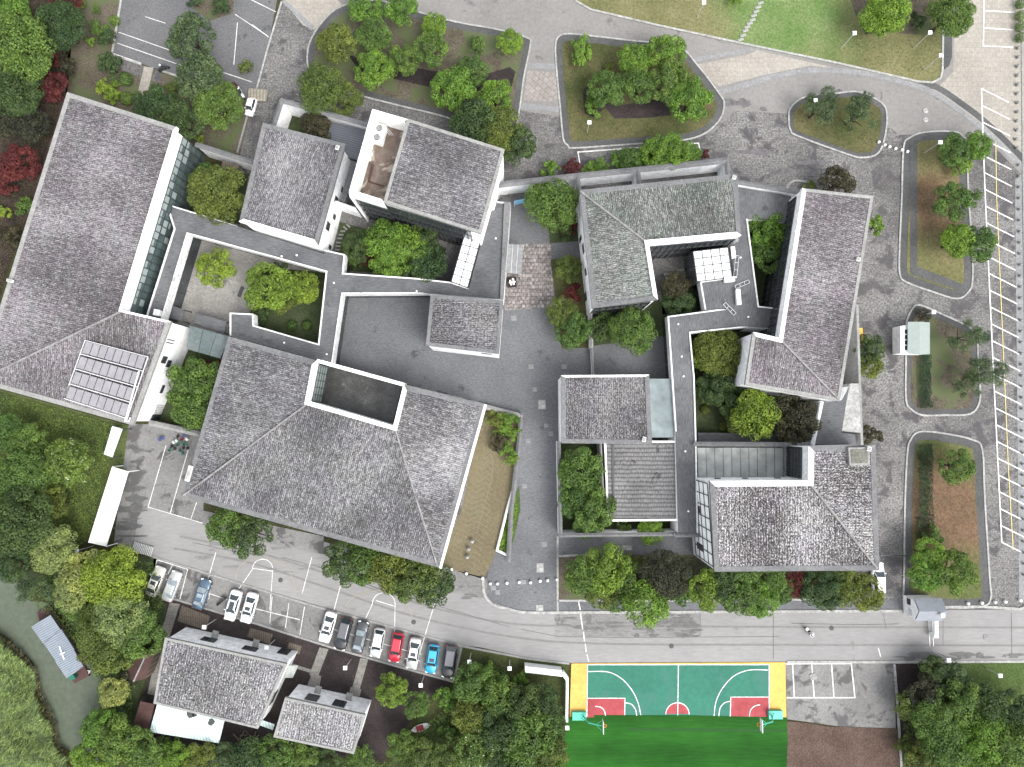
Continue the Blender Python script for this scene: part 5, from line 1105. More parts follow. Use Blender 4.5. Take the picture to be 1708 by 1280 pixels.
sheet('garden_bed', [(1243, 362), (1330, 362), (1300, 520), (1262, 515)], 5, GARDEN)
sheet('garden_bed', [(930, 740), (1010, 740), (1012, 868), (1135, 868), (1135, 892), (935, 892)], 5, GARDEN)
sheet('garden_bed', [(990, 515), (1100, 500), (1115, 530), (1112, 560), (990, 577)], 5, GARDEN)
sheet('garden_bed', [(918, 433), (975, 430), (990, 580), (937, 582)], 5, GRASS_D)
sheet('garden_bed', [(912, 330), (967, 330), (970, 402), (917, 406)], 5, GARDEN)
sheet('garden_bed', [(1102, 480), (1165, 478), (1170, 520), (1105, 525)], 5, GARDEN)
sheet('garden_bed', [(465, 165), (560, 190), (545, 255), (455, 235)], 5, GARDEN)
sheet('walkway', [(932, 895), (1155, 895), (1160, 925), (932, 927)], 5, PLAZA)
# ornamental dry stream
sheet('dry_stream', [(806, 678), (868, 695), (848, 850), (822, 935), (806, 966), (733, 944), (770, 850)], 6, mottled('olive_stream_bed', (.22, .18, .10), (.31, .265, .15), .12, 2.5, .35, .7, .3, stain=((.23, .24, .14), .2, .60)))
RIB = plain('pale_stream_ribs', (.155, .14, .095), .8)
seg = [smooth_open([(802, 724), (815, 745), (822, 775), (818, 805), (806, 850), (795, 890)])]
for k in range(22):
    y = 752 + k * 9.3; cx = 815 - k * 2.05; wv = min(34, 14 + k * 1.6)
    seg.append([(cx - wv * .72, y - 3), (cx - wv * .28, y + 5), (cx + wv * .25, y - 3), (cx + wv * .72, y + 8)])
lines_mesh('stream_rib', seg, .085, .08, RIB)
sheet('flower_bed', [(866, 810), (868, 850), (856, 905), (828, 922), (838, 880)], 8, GRASS_G)
wall('garden_wall', 'white inner wall edging the green strip beside the dry stream', [(856, 815), (846, 850), (829, 918), (845, 926)], .6, .3, .4, WMETAL)
for x, y, lb in ((788, 902, 'cream stone figure in the dry stream, north one'), (782, 915, 'white stone figure in the dry stream, middle one'), (780, 928, 'cream stone figure in the dry stream, south one')):
    t = thing('stone_figure', lb, 'garden ornament', tuple(P(x, y, 0))); MB().cyl((0, 0, .07), (0, 0, .5), .3, .22, 10).build('pedestal', COPE2, t, (0, 0, 0)); MB().ball((0, 0, .75), .3, 10, 7).ball((.12, .05, 1.1), .16, 8, 6).build('figure', KERB, t, (0, 0, 0))

for x, y, z, w, h_, lb in [(563, 247, 7.7, .5, .6, 'small white box at the north-east corner of the second hall roof'), (18, 469, 8.2, .9, .4, 'small white box on the west eave of the L-shaped west hall'), (1431, 433, 9.1, .5, .5, 'small white box on the long brown-tiled roof near its east eave'), (1074, 733, 8.2, .5, .7, 'small white box at the south-east corner of the square lodge roof'), (1190, 832, 11.8, .6, .6, 'small white box on the west edge of the south-east hall roof'), (1449, 749, 12.5, .5, .6, 'small white box on the corner of the roof hatch'), (1224, 297, 8.9, .5, .5, 'small white box at the north-east corner of the north hall roof'), (316, 790, 7.9, .6, 2.2, 'long white box on the west eave of the grand hall')]:
    p = P(x, y, z); t = thing('roof_fitting', lb, 'roof fitting', tuple(p), -.25); MB().box((0, 0, .12), (w, h_, .24)).build('casing', WMETAL, t); MB().box((0, 0, .26), (w * .8, h_ * .8, .04)).build('lid', KERB, t)
t = thing('junk_pile', 'heap of old timber and a tyre south of the western cottage', 'junk', tuple(P(410, 1228, 0)))
m = MB()
for k in range(16): 
    a = P(398 + rng.uniform(0, 30), 1220 + rng.uniform(0, 20), rng.uniform(.1, .5)); m.beam(a, a + Vector((rng.uniform(-1, 1), rng.uniform(-1, 1), rng.uniform(0, .2))), .16, .1)
m.build('timber', WOOD, t); c = P(409, 1223, .3); m = MB()
for k in range(12): m.cyl(c + Vector((.35 * math.cos(R(30 * k)), .35 * math.sin(R(30 * k)), 0)), c + Vector((.35 * math.cos(R(30 * k + 30)), .35 * math.sin(R(30 * k + 30)), 0)), .11, n=6, cap=False)
m.build('tyre', FRAME, t)
slab_roof('side_awning', 'torn mint sheet awning between the two cottages', [(432, 1200), (458, 1209), (455, 1218), (430, 1209)], 2.2, MINT, 'awning')
# ---------------------------------------------------------------- vehicles
TYRE = plain('black_rubber', (.02, .02, .02), .8); CGLASS = plain('car_glass', (.03, .04, .045), .08, 0, .7, .3); LAMP = plain('headlight_glass', (.7, .72, .72), .15, 0, .6); TAIL = plain('tail_light', (.35, .02, .02), .2); CGL2 = plain('pale_reflecting_car_glass', (.22, .26, .28), .1, 0, .7, .3)
def paint(name, c, metal=.2): return MATS.get(name) or plain(name, c, .28, metal, .5, .03, 1., .6)
def car(px, py, rot, col, label, typ='sedan', L=4.65, Wd=1.82, sunroof=False, roofcol=None, glass=None, group='parked cars'):
    p = P(px, py, .7); t = thing('parked_car', label, 'car', (p.x, p.y, .07), R(rot), group); O = (0, 0, 0); gl = glass or CGLASS
    Hh = {'sedan': 1.46, 'hatch': 1.52, 'suv': 1.72, 'cart': 1.6}[typ]; w = Wd / 2; k = L / 4.65
    st = [(-2.325, .66, .42, .62), (-2.24, .80, .24, .74), (-2.0, .92, .2, .84), (-1.5, .985, .2, .93), (-1.0, 1., .2, .99), (0, 1., .2, 1.0), (1.2, 1., .2, 1.02), (1.8, .985, .2, 1.02), (2.15, .92, .22, .98), (2.27, .82, .3, .9), (2.325, .66, .45, .72)]
    dz = {'sedan': 0, 'hatch': .02, 'suv': .12, 'cart': .05}[typ]
    m = MB(); vs = []; prof = [(-.86, 0), (-.97, .12), (-1., .45), (-.985, .72), (-.93, .9), (-.78, 1.0), (0, 1.03), (.78, 1.0), (.93, .9), (.985, .72), (1., .45), (.97, .12), (.86, 0)]
    for y, ws, z0, z1 in st: vs += [(a * w * ws, y * k, z0 + (z1 + dz - z0) * b) for a, b in prof]
    n = len(prof); fs = [(i * n + j, i * n + (j + 1) % n, (i + 1) * n + (j + 1) % n, (i + 1) * n + j) for i in range(len(st) - 1) for j in range(n)]
    fs += [tuple(range(n))[::-1], tuple(range((len(st) - 1) * n, len(st) * n))]
    m.add(vs, fs); body = m.build('body', col, t, O, smooth=True)
    yb0, yt0 = -1.05, -.38; yt1, yb1 = {'sedan': (.95, 1.72), 'hatch': (1.55, 2.1), 'suv': (1.75, 2.18), 'cart': (1.6, 2.1)}[typ]
    wb, wt = w * .86, w * .68; zb = .98 + dz; zt = Hh
    B = [(-wb, yb0 * k, zb - .02), (wb, yb0 * k, zb - .02), (wb, yb1 * k, zb), (-wb, yb1 * k, zb)]; T = [(-wt, yt0 * k, zt), (wt, yt0 * k, zt), (wt * .95, yt1 * k, zt - .03), (-wt * .95, yt1 * k, zt - .03)]
    def lerp(a, b, f): return tuple(a[i] + (b[i] - a[i]) * f for i in range(3))
    m = MB(); m.add(B + T, [(0, 1, 5, 4), (1, 2, 6, 5), (2, 3, 7, 6), (3, 0, 4, 7), (4, 5, 6, 7)]); m.build('cabin', roofcol or col, t, O)
    def pane(a, b, c, d, nm, f=.09, off=.012):
        ce = Vector([sum(v[i] for v in (a, b, c, d)) / 4 for i in range(3)]); nn = (Vector(b) - Vector(a)).cross(Vector(d) - Vector(a)).normalized() * off
        MB().add([tuple(Vector(v).lerp(ce, f) + nn) for v in (a, b, c, d)], [(0, 1, 2, 3)]).build(nm, gl, t, O)
    pane(B[0], B[1], T[1], T[0], 'windscreen', .07); pane(B[2], B[3], T[3], T[2], 'rear_window', .1)
    pane(B[1], B[2], T[2], T[1], 'side_window', .1); pane(B[3], B[0], T[0], T[3], 'side_window', .1)
    m = MB(); c = [(-wt, yt0 * k, zt + .005), (wt, yt0 * k, zt + .005), (wt * .95, yt1 * k, zt - .02), (-wt * .95, yt1 * k, zt - .02)]
    m.add(c + [(a * 1.0, b, z + .03) for a, b, z in [(c[0][0] * .9, c[0][1] + .1, c[0][2]), (c[1][0] * .9, c[1][1] + .1, c[1][2]), (c[2][0] * .9, c[2][1] - .1, c[2][2]), (c[3][0] * .9, c[3][1] - .1, c[3][2])]], [(0, 1, 5, 4), (1, 2, 6, 5), (2, 3, 7, 6), (3, 0, 4, 7), (4, 5, 6, 7)])
    m.build('roof', roofcol or col, t, O, smooth=False)
    if sunroof: MB().box((0, (yt0 + .45) * k, zt + .04), (wt * 1.25, (.55 if sunroof == 1 else 1.4) * k, .015)).build('sunroof', gl, t, O)
    for sx in (-1, 1):
        for y in (-1.42, 1.42):
            wh = MB().cyl((sx * (w - .2), y * k, .32), (sx * (w + .01), y * k, .32), .32, n=16).build('wheel', TYRE, t, O); MB().cyl((sx * (w + .005), y * k, .32), (sx * (w + .02), y * k, .32), .2, n=10).build('rim', LFRAME, wh, O)
        MB().box((sx * w * .68, -2.17 * k, .70 + dz), (.36, .2, .14), sx * .35).build('headlight', LAMP, t, O)
        MB().box((sx * w * .70, 2.22 * k, .82 + dz), (.3, .14, .15), -sx * .3).build('tail_light', TAIL, t, O)
        MB().box((sx * (w + .06), (yb0 + .25) * k, zb), (.2, .12, .13)).build('mirror', col, t, O)
    m = MB(); 
    for y in (yb0 - .06,): m.box((0, y * k, zb - .005), (wb * 1.7, .1, .03))
    m.build('wiper_panel', TYRE, t, O)
    return t
WHT = paint('white_car_paint', (.78, .79, .79), 0); SIL = paint('silver_car_paint', (.52, .53, .53), .4); BEI = paint('pale_champagne_car_paint', (.56, .55, .50), .3); DBL = paint('steel_blue_car_paint', (.075, .12, .17), .4)
BLK = paint('black_car_paint', (.02, .02, .022), .2); DGR = paint('dark_grey_car_paint', (.06, .065, .07), .4); REDC = paint('red_car_paint', (.40, .015, .035), .1); BLU = paint('bright_blue_car_paint', (.02, .30, .52), .2); DGR2 = paint('mid_grey_car_paint', (.11, .11, .12), .4)
car(260, 970, 160, BEI, 'pale champagne saloon, westernmost of the parked cars, beside the riverside trees', sunroof=1)
car(287, 978, 160, SIL, 'silver grey saloon parked second from the west', glass=CGL2)
car(337, 991, 163, DBL, 'steel blue saloon parked alone between the silver and the white cars', sunroof=1, glass=CGL2)
car(389, 1010, -15, WHT, 'white saloon with a long sunroof, west one of two white cars side by side', sunroof=2)
car(416, 1014, -15, WHT, 'white saloon with a small sunroof, east one of two white cars', sunroof=1)
car(547, 1046, -15, WHT, 'white saloon at the west end of the long row, beside the black off-roader', sunroof=1)
car(573, 1057, -14, BLK, 'black off-roader with a dark grey roof, second in the long row', 'suv', 4.85, 1.95, roofcol=DGR2)
car(601, 1063, 167, DGR, 'dark grey saloon with a pale reflecting windscreen, nose to the road', glass=CGL2, L=4.9)
car(630, 1072, -11, SIL, 'silver hatchback with a white roof and an orange rear, west of the red car', 'hatch', 4.4, roofcol=WHT)
car(661, 1080, -10, REDC, 'red hatchback in the middle of the long row', 'hatch', 4.4)
car(690, 1090, -9, SIL, 'silver saloon with a white roof, between the red and the blue cars', 'sedan', 4.7, roofcol=WHT, sunroof=1)
car(721, 1099, -8, BLU, 'bright blue small car near the east end of the row', 'hatch', 4.3, 1.75, sunroof=1)
car(750, 1103, -8, BLK, 'black people carrier with a dark grey roof, last in the row at the east end', 'suv', 4.9, 1.95, roofcol=DGR2)
car(1464, 965, 180, WHT, 'white van half under the eave of the south-east hall', 'suv', 4.9, 1.8)
t = car(419, 179, -14, WHT, 'small white open cart on the cobbles north of the western halls', 'cart', 2.9, 1.35, group='small vehicles'); t.name = 'electric_cart'; t['category'] = 'cart'
def scooter(px, py, rot, label, col, z=.06):
    p = P(px, py, .5); t = thing('motor_scooter', label, 'scooter', (p.x, p.y, z), R(rot), 'motor scooters'); O = (0, 0, 0)
    MB().box((0, .25, .45), (.3, .8, .3)).box((0, -.35, .3), (.3, .5, .1)).build('body', col, t, O); MB().box((0, -.62, .7), (.34, .1, .7), 0, -.25).build('front_shield', col, t, O)
    MB().box((0, .25, .76), (.28, .75, .1)).build('seat', TYRE, t, O)
    for y in (-.72, .72): MB().cyl((-.06, y, .24), (.06, y, .24), .24, n=14).build('wheel', TYRE, t, O)
    MB().cyl((-.34, -.5, 1.02), (.34, -.5, 1.02), .025, n=6).build('handlebar', FRAME, t, O); MB().box((0, .8, .85), (.36, .34, .3)).build('top_box', col, t, O); return t
def person_rider(px, py, rot, label, shirt, trousers, helm):
    p = P(px, py, .5); t = thing('person', label, 'person', (p.x, p.y, .06), R(rot)); O = (0, 0, 0)
    J = {'pel': (0, .22, .86, .15), 'waist': (0, .18, 1.03, .13), 'chest': (0, .1, 1.25, .165), 'neck': (0, .06, 1.43, .06), 'head': (0, .03, 1.55, .095), 'crown': (0, .03, 1.66, .075)}
    E = [('pel', 'waist'), ('waist', 'chest'), ('chest', 'neck'), ('neck', 'head'), ('head', 'crown')]
    for s_, k in ((-1, 'l'), (1, 'r')):
        J.update({k + 'sh': (s_ * .19, .1, 1.36, .07), k + 'el': (s_ * .3, -.1, 1.14, .048), k + 'wr': (s_ * .28, -.38, 1.08, .032), k + 'pa': (s_ * .27, -.46, 1.06, .032), k + 'hip': (s_ * .1, .16, .86, .1), k + 'kn': (s_ * .17, -.24, .8, .07), k + 'an': (s_ * .14, -.3, .42, .045), k + 'to': (s_ * .14, -.46, .38, .04)})
        E += [('chest', k + 'sh'), (k + 'sh', k + 'el'), (k + 'el', k + 'wr'), (k + 'wr', k + 'pa'), ('pel', k + 'hip'), (k + 'hip', k + 'kn'), (k + 'kn', k + 'an'), (k + 'an', k + 'to')]
        for q in range(4): J[k + 'f%d' % q] = (s_ * (.24 + .022 * q), -.52, 1.05, .009); J[k + 'g%d' % q] = (s_ * (.24 + .022 * q), -.53, 1.01, .008); E += [(k + 'pa', k + 'f%d' % q), (k + 'f%d' % q, k + 'g%d' % q)]
        J[k + 'th'] = (s_ * .22, -.47, 1.03, .01); E += [(k + 'pa', k + 'th')]
    ks = list(J); me = bpy.data.meshes.new('body'); me.from_pydata([J[q][:3] for q in ks], [(ks.index(a), ks.index(b)) for a, b in E], [])
    o = bpy.data.objects.new('body', me); COL.objects.link(o); o.parent = t; me.materials.append(shirt)
    sk = o.modifiers.new('skin', 'SKIN'); lay = me.skin_vertices[0] if me.skin_vertices else None
    if lay is None:
        bm_ = None
    else:
        for i, q in enumerate(ks): lay.data[i].radius = (J[q][3], J[q][3]); lay.data[i].use_root = (i == 0)
    ss = o.modifiers.new('sub', 'SUBSURF'); ss.levels = 1; ss.render_levels = 1
    m = MB().ball((0, .03, 1.62), .15, 12, 8); m.build('helmet', helm, t, O)
    m = MB()
    for s_ in (-1, 1): m.cyl((s_ * .1, .2, .87), (s_ * .17, -.24, .82), .125, .1, 8).cyl((s_ * .17, -.24, .82), (s_ * .14, -.29, .45), .09, .065, 8)
    m.build('trousers', trousers, t, O); return t
NAVY = plain('navy_cloth', (.04, .05, .07), .9); PALE = plain('pale_cloth', (.6, .6, .6), .9); BLKC = plain('black_cloth', (.02, .02, .02), .9)
scooter(1350, 1055, 40, 'white scooter riding along the wide concrete road', WHT, .06); person_rider(1350, 1055, 40, 'person in pale clothes and helmet riding a scooter on the concrete road', PALE, BLKC, WHT)
scooter(273, 115, 115, 'dark scooter at the edge of the north-west car park', DGR, .05); person_rider(273, 115, 115, 'person in dark clothes and white helmet on a scooter in the north-west car park', NAVY, BLKC, WHT)
scooter(369, 1004, -50, 'black scooter parked between the steel blue and the white cars', BLK); scooter(403, 156, 30, 'white scooter parked by the cream ribbed plate', WHT, .05)

# ---------------------------------------------------------------- vegetation
nprng = np.random.default_rng(5)
def leaf_mesh(name, C, Nn, size, ratio=.62, axis=None):
    """quads at centres C facing Nn; every quad is its own island"""
    k = len(C); rnd = nprng.normal(size=(k, 3)) if axis is None else nprng.normal(size=(k, 3)) * .35 + np.array(axis); t1 = np.cross(Nn, rnd); t1 /= np.linalg.norm(t1, axis=1)[:, None] + 1e-9; t2 = np.cross(Nn, t1)
    a = t1 * size[:, None] * .5; b = t2 * (size * ratio)[:, None] * .5
    V = np.stack([C - a, C - b * 1.0 + a * .1, C + a, C + b], 1).reshape(-1, 3)
    me = bpy.data.meshes.new(name); me.vertices.add(4 * k); me.vertices.foreach_set('co', V.astype(np.float32).ravel())
    me.loops.add(4 * k); me.loops.foreach_set('vertex_index', np.arange(4 * k, dtype=np.int32)); me.polygons.add(k)
    me.polygons.foreach_set('loop_start', np.arange(0, 4 * k, 4, dtype=np.int32)); me.polygons.foreach_set('loop_total', np.full(k, 4, dtype=np.int32))
    me.update(calc_edges=True); return me
def crown_pts(Rr, nl, nleaf, hz, loose, seed):
    g = np.random.default_rng(seed); lobes = [(0, 0, hz * .45, Rr * .34)]
    for i in range(nl):
        a = g.uniform(0, 2 * math.pi); d = Rr * math.sqrt(g.uniform(.03, .62)); zz = hz * (1 - (d / Rr) ** 2) * g.uniform(.3, .95) - hz * .22; lobes.append((d * math.cos(a), d * math.sin(a), zz, Rr * g.uniform(.13, .25)))
    Lb = np.array(lobes); wgt = Lb[:, 3] ** 2; idx = g.choice(len(Lb), nleaf, p=wgt / wgt.sum())
    d = g.normal(size=(nleaf, 3)); d[:, 2] = np.where(d[:, 2] < 0, d[:, 2] * .45, d[:, 2]); d /= np.linalg.norm(d, axis=1)[:, None]
    rad = Lb[idx, 3] * (g.uniform(.84, 1.04, nleaf) if not loose else g.uniform(.35, 1.35, nleaf))
    C = Lb[idx, :3] + d * rad[:, None] * np.array([1, 1, .8])
    Nn = d * 1.1 + g.normal(size=(nleaf, 3)) * .5 + np.array([0, 0, .25]); Nn /= np.linalg.norm(Nn, axis=1)[:, None]
    return C, Nn
PROTO = {}
for cls, (Rr, nl, nleaf, leaf, hz) in {'S': (1.2, 16, 2000, .14, 1.2), 'M': (2.6, 46, 8000, .19, 2.2), 'L': (4.4, 90, 17000, .235, 3.4)}.items():
    for v in range(3 if cls == 'S' else 4):
        C, Nn = crown_pts(Rr, nl, nleaf, hz, False, ord(cls) * 7 + v); sz = nprng.uniform(.65, 1.3, nleaf) * leaf
        PROTO[cls, v] = (leaf_mesh('crown_leaves', C, Nn, sz), Rr, hz)
for v in range(3):
    C, Nn = crown_pts(2.6, 16, 3200, 2.2, True, 900 + v); PROTO['Z', v] = (leaf_mesh('crown_leaves', C, Nn, nprng.uniform(.6, 1.3, 3200) * .26, .3), 2.6, 2.2)
d = nprng.normal(size=(1500, 3)); d /= np.linalg.norm(d, axis=1)[:, None]; PROTO['T', 0] = (leaf_mesh('crown_leaves', d * np.array([1, 1, .85]) * nprng.uniform(.9, 1.03, 1500)[:, None], d + nprng.normal(size=(1500, 3)) * .25, nprng.uniform(.1, .17, 1500)), 1.0, .8)
def trunk_mesh(Rr, h, seed, limbs=5):
    g = random.Random(seed); m = MB(); m.cyl((0, 0, -.05), (0, 0, h * .5), Rr * .07, Rr * .055, 8, False)
    m.cyl((0, 0, h * .5), (g.uniform(-.1, .1) * Rr, g.uniform(-.1, .1) * Rr, h + Rr * .25), Rr * .055, Rr * .02, 7, False)
    for k in range(limbs):
        a = 6.283 * k / limbs + g.uniform(-.4, .4); b = Vector((math.cos(a) * Rr * .28, math.sin(a) * Rr * .28, h * .85 + Rr * .1)); c = Vector((math.cos(a) * Rr * .58, math.sin(a) * Rr * .58, h + Rr * .15))
        m.cyl((0, 0, h * (.45 + .06 * k)), b, Rr * .035, Rr * .024, 6, False).cyl(b, c, Rr * .024, Rr * .01, 5, False)
    me = bpy.data.meshes.new('trunk'); me.from_pydata(m.v, [], m.f); me.materials.append(BARK); return me
TRUNK = {}
HC = {'S': .75, 'M': 2.9, 'L': 4.6, 'Z': 2.9, 'T': .8}
for key_, (me, Rr, hz) in PROTO.items(): TRUNK[key_] = trunk_mesh(Rr, HC[key_[0]] * .72, ord(key_[0]) * 10 + key_[1], 5 if key_[0] not in 'ST' else 3)
tree_n = 0
def tree(px, py, rpx, col, label, cls=None, name=None, cat=None, group=None, sz=1., ell=1., h=1.):
    global tree_n; tree_n += 1
    r = rpx * mpp(3.0); cls = cls or ('S' if r < 1.65 else ('M' if r < 3.3 else 'L'))
    v = tree_n % (1 if cls == 'T' else (3 if cls in 'SZ' else 4)); me, Rr, hz = PROTO[cls, v]; s = r / Rr * ({'L': 1.18, 'M': 1.33, 'S': 1.36, 'Z': 1.3}.get(cls, 1))
    zc = (HC[cls] * (s if cls != 'L' else s) + hz * s * .2) * h
    p = P(px, py, zc)
    small = cls in 'ST'
    t = thing(name or ('shrub' if small else 'tree'), label, cat or ('shrub' if small else 'tree'), (p.x, p.y, .05), group=group); rz = rng.uniform(0, 6.28)
    tr = bpy.data.objects.new('stem' if small else 'trunk', TRUNK[cls, v]); COL.objects.link(tr); tr.parent = t; tr.scale = (s, s, s * h); tr.rotation_euler = (0, 0, rz)
    if not me.materials: me.materials.append(F['G'])
    cr = bpy.data.objects.new('crown', me); COL.objects.link(cr); cr.parent = t; cr.location = (0, 0, HC[cls] * s * h); cr.scale = (s, s * ell, s * sz)
    cr.rotation_euler = (0, 0, rz if ell == 1 else 0); cr.material_slots[0].link = 'OBJECT'; cr.material_slots[0].material = F[col]; return t
def inside(poly, X, Y):
    c = np.zeros(len(X), bool); n = len(poly)
    for i in range(n):
        x1, y1 = poly[i]; x2, y2 = poly[(i + 1) % n]
        if y1 == y2: continue
        c ^= ((y1 > Y) != (y2 > Y)) & (X < (x2 - x1) * (Y - y1) / (y2 - y1) + x1)
    return c
def leafmass(name, label, cat, poly, dens, leaf, h, mat, ratio=.6, bump=2., lean=None, kind='stuff', z0=.05, seed=1, axis=None):
    w = [P(x, y, z0) for x, y in poly]; pw = [(p.x, p.y) for p in w]; xs, ys = [p[0] for p in pw], [p[1] for p in pw]
    g = np.random.default_rng(seed); A = (max(xs) - min(xs)) * (max(ys) - min(ys)); N = int(A * dens)
    X, Y = g.uniform(min(xs), max(xs), N), g.uniform(min(ys), max(ys), N); k = inside(pw, X, Y); X, Y = X[k], Y[k]; N = len(X)
    f = np.zeros(N)
    for q in range(7):
        a, b, ph, ph2 = g.uniform(-1, 1), g.uniform(-1, 1), g.uniform(0, 6), g.uniform(0, 6); f += np.sin((X * a + Y * b) * 2.6 / bump * (1 + q * .5) + ph) * np.sin((X * b - Y * a) * 2.2 / bump * (1 + q * .4) + ph2) / (1 + q * .4)
    f = (f - f.min()) / (f.max() - f.min() + 1e-9); Z = z0 + h * (.25 + .75 * f) * g.uniform(.72, 1., N) + .03
    C = np.stack([X, Y, Z], 1); Nn = g.normal(size=(N, 3)) * .6 + np.array([0, 0, 1.0])
    if lean is not None: Nn = g.normal(size=(N, 3)) * .35 + np.array(lean)
    Nn /= np.linalg.norm(Nn, axis=1)[:, None]
    me = leaf_mesh(name, C, Nn, g.uniform(.6, 1.35, N) * leaf, ratio, axis); me.materials.append(mat); o = bpy.data.objects.new(name, me); COL.objects.link(o)
    return tag(o, label, cat, kind=kind)
T = tree
n_ = 'north-west bank'
g_ = 'trees on the north-west bank'
for a in [(30, 75, 55, 'G', 'big mid-green tree in the north-west corner'), (95, 40, 40, 'D', 'dark green tree just east of the big corner tree, north-west bank'), (25, 150, 42, 'D', 'dark feathery tree below the big corner tree, north-west bank'), (8, 20, 34, 'V', 'bright tree cut by the north-west corner of the photo'),
          (108, 2, 22, 'R', 'small dark red maple at the top edge of the north-west bank'), (86, 142, 24, 'R', 'dark red maple just north of the corner of the west hall'), (82, 98, 14, 'R', 'small dark red maple at the east edge of the bank, above the bigger maple'), (28, 272, 28, 'R', 'dark red maple at the left edge, beside the long west roof'), (8, 308, 18, 'R', 'red maple cut by the left edge, lowest of the red ones'), (10, 200, 26, 'K', 'very dark tree at the left edge between the feathery tree and a red maple'), (55, 210, 26, 'K', 'very dark purple-brown shrubby tree beside the long west roof'), (40, 345, 16, 'G', 'low green shrubby tree between the left edge and the long west roof'), (8, 352, 10, 'Y', 'bright green bush at the left edge beside the west roof'), (14, 395, 18, 'K', 'dark tree at the left edge, lowest on the bank'), (110, 112, 16, 'K', 'dark purple-brown bush at the brown verge edge')]: T(*a, group=g_)
g_ = 'shrubs of the north-west verge'
for a in [(137, 3, 9, 'G', 'green shrub at the top edge of the north-west verge'), (162, 17, 8, 'G', 'small green shrub high on the north-west verge'), (163, 45, 14, 'G', 'loose green shrub on the verge, west of the car park kerb'), (178, 65, 15, 'D', 'dark green shrub against the car park kerb'), (150, 70, 8, 'V', 'small bright shrub west of the dark shrub on the verge'), (183, 110, 20, 'D', 'large dark round shrub above the clipped balls'), (176, 146, 15, 'Y', 'yellow-green spreading shrub left of the clipped balls'), (186, 160, 13, 'Y', 'yellow-green shrub at the north edge of the west hall roof'), (192, 143, 9, 'Y', 'bright yellow-green shrub between the two clipped balls')]: T(*a, 'S', group=g_)
for a in [(191, 34, 9, 'Y', 'clipped green ball at the car park kerb'), (209, 132, 12, 'G', 'clipped round ball, north one by the west hall roof'), (210, 164, 12, 'G', 'clipped round ball, south one by the west hall roof')]: T(*a, 'T', name='clipped_ball', group='clipped balls of the verge')
g_ = 'trees of the north-west car park'
for a in [(318, 62, 34, 'B', 'loose bluish tree standing in the north-west car park'), (325, 3, 13, 'B', 'small dark tree at the top edge of the car park strip, west one'), (366, 10, 16, 'D', 'small dark tree at the top edge of the car park strip, east one'), (332, 128, 36, 'B', 'bluish green tree north-west of the white cart'), (362, 172, 40, 'G', 'large mid-green tree west of the white cart'), (258, 178, 32, 'D', 'dark tree against the north edge of the west hall roof, west one'), (302, 205, 33, 'D', 'dark tree against the north edge of the west hall roof, east one'), (290, 148, 14, 'O', 'small olive shrubby tree beside the white stone path'), (234, 160, 11, 'O', 'small brownish shrub at the foot of the white stone path')]: T(*a, group=g_)
for a in [(411, 114, 12, 'O', 'yellow-green bush at the car park corner'), (332, 233, 8, 'Y', 'small bright bush at the north-east corner of the west hall'), (387, 148, 10, 'R', 'small red-brown bush near the white scooter')]: T(*a, 'S', group=g_)
g_ = 'trees of the first planting island'
for a in [(609, 10, 25, 'V', 'vivid tree at the top of the first island, west one of two'), (668, 12, 25, 'V', 'vivid tree at the top of the first island, east one of two'), (622, 57, 27, 'G', 'round mid-green tree below the two vivid trees of the first island'), (560, 72, 30, 'O', 'loose yellow-green tree at the west end of the first island'), (622, 114, 28, 'V', 'brightest vivid tree in the middle of the first island'), (671, 100, 24, 'G', 'mid-green tree just east of the brightest tree of the first island'), (718, 82, 27, 'G', 'mid-green tree in the centre of the first island'), (725, 42, 20, 'V', 'small vivid tree above the centre of the first island'), (787, 116, 23, 'G', 'mid-green tree at the east part of the first island'), (755, 146, 32, 'V', 'large vivid tree at the south-east of the first island'), (827, 160, 26, 'V', 'vivid tree at the east end of the first island'), (851, 69, 20, 'V', 'vivid tree at the north-east corner of the first island'), (793, 76, 15, 'G', 'thin pale tree at the north-east of the first island'), (535, 147, 40, 'O', 'big olive tree at the south-west end of the first island'), (575, 165, 26, 'O', 'olive tree leaning over the white court wall'), (790, 205, 36, 'D', 'dark tree behind the tallest hall, west one'), (832, 215, 38, 'O', 'olive tree behind the tallest hall, in the middle'), (862, 240, 28, 'D', 'dark olive tree behind the tallest hall, east one')]: T(*a, group=g_)
g_ = 'trees of the second planting island'
for a in [(968, 80, 16, 'V', 'narrow vivid tree at the north-west corner of the second island'), (1059, 98, 25, 'V', 'vivid tree in the north of the second island'), (1112, 87, 28, 'V', 'vivid tree at the north-east of the second island'), (1013, 147, 28, 'G', 'mid-green tree in the west part of the second island'), (1068, 142, 27, 'G', 'dense mid-green tree in the centre of the second island'), (995, 175, 18, 'V', 'small vivid tree at the south-west of the second island'), (1115, 136, 30, 'G', 'dark green tree east of the centre of the second island'), (1152, 165, 32, 'V', 'large vivid tree at the east end of the second island'), (1018, 112, 10, 'O', 'small dull shrub in the north-west of the second island')]: T(*a, group=g_, **({'ell': 1.8} if a[2] == 16 else {}))
g_ = 'hedge plants along the north wall'
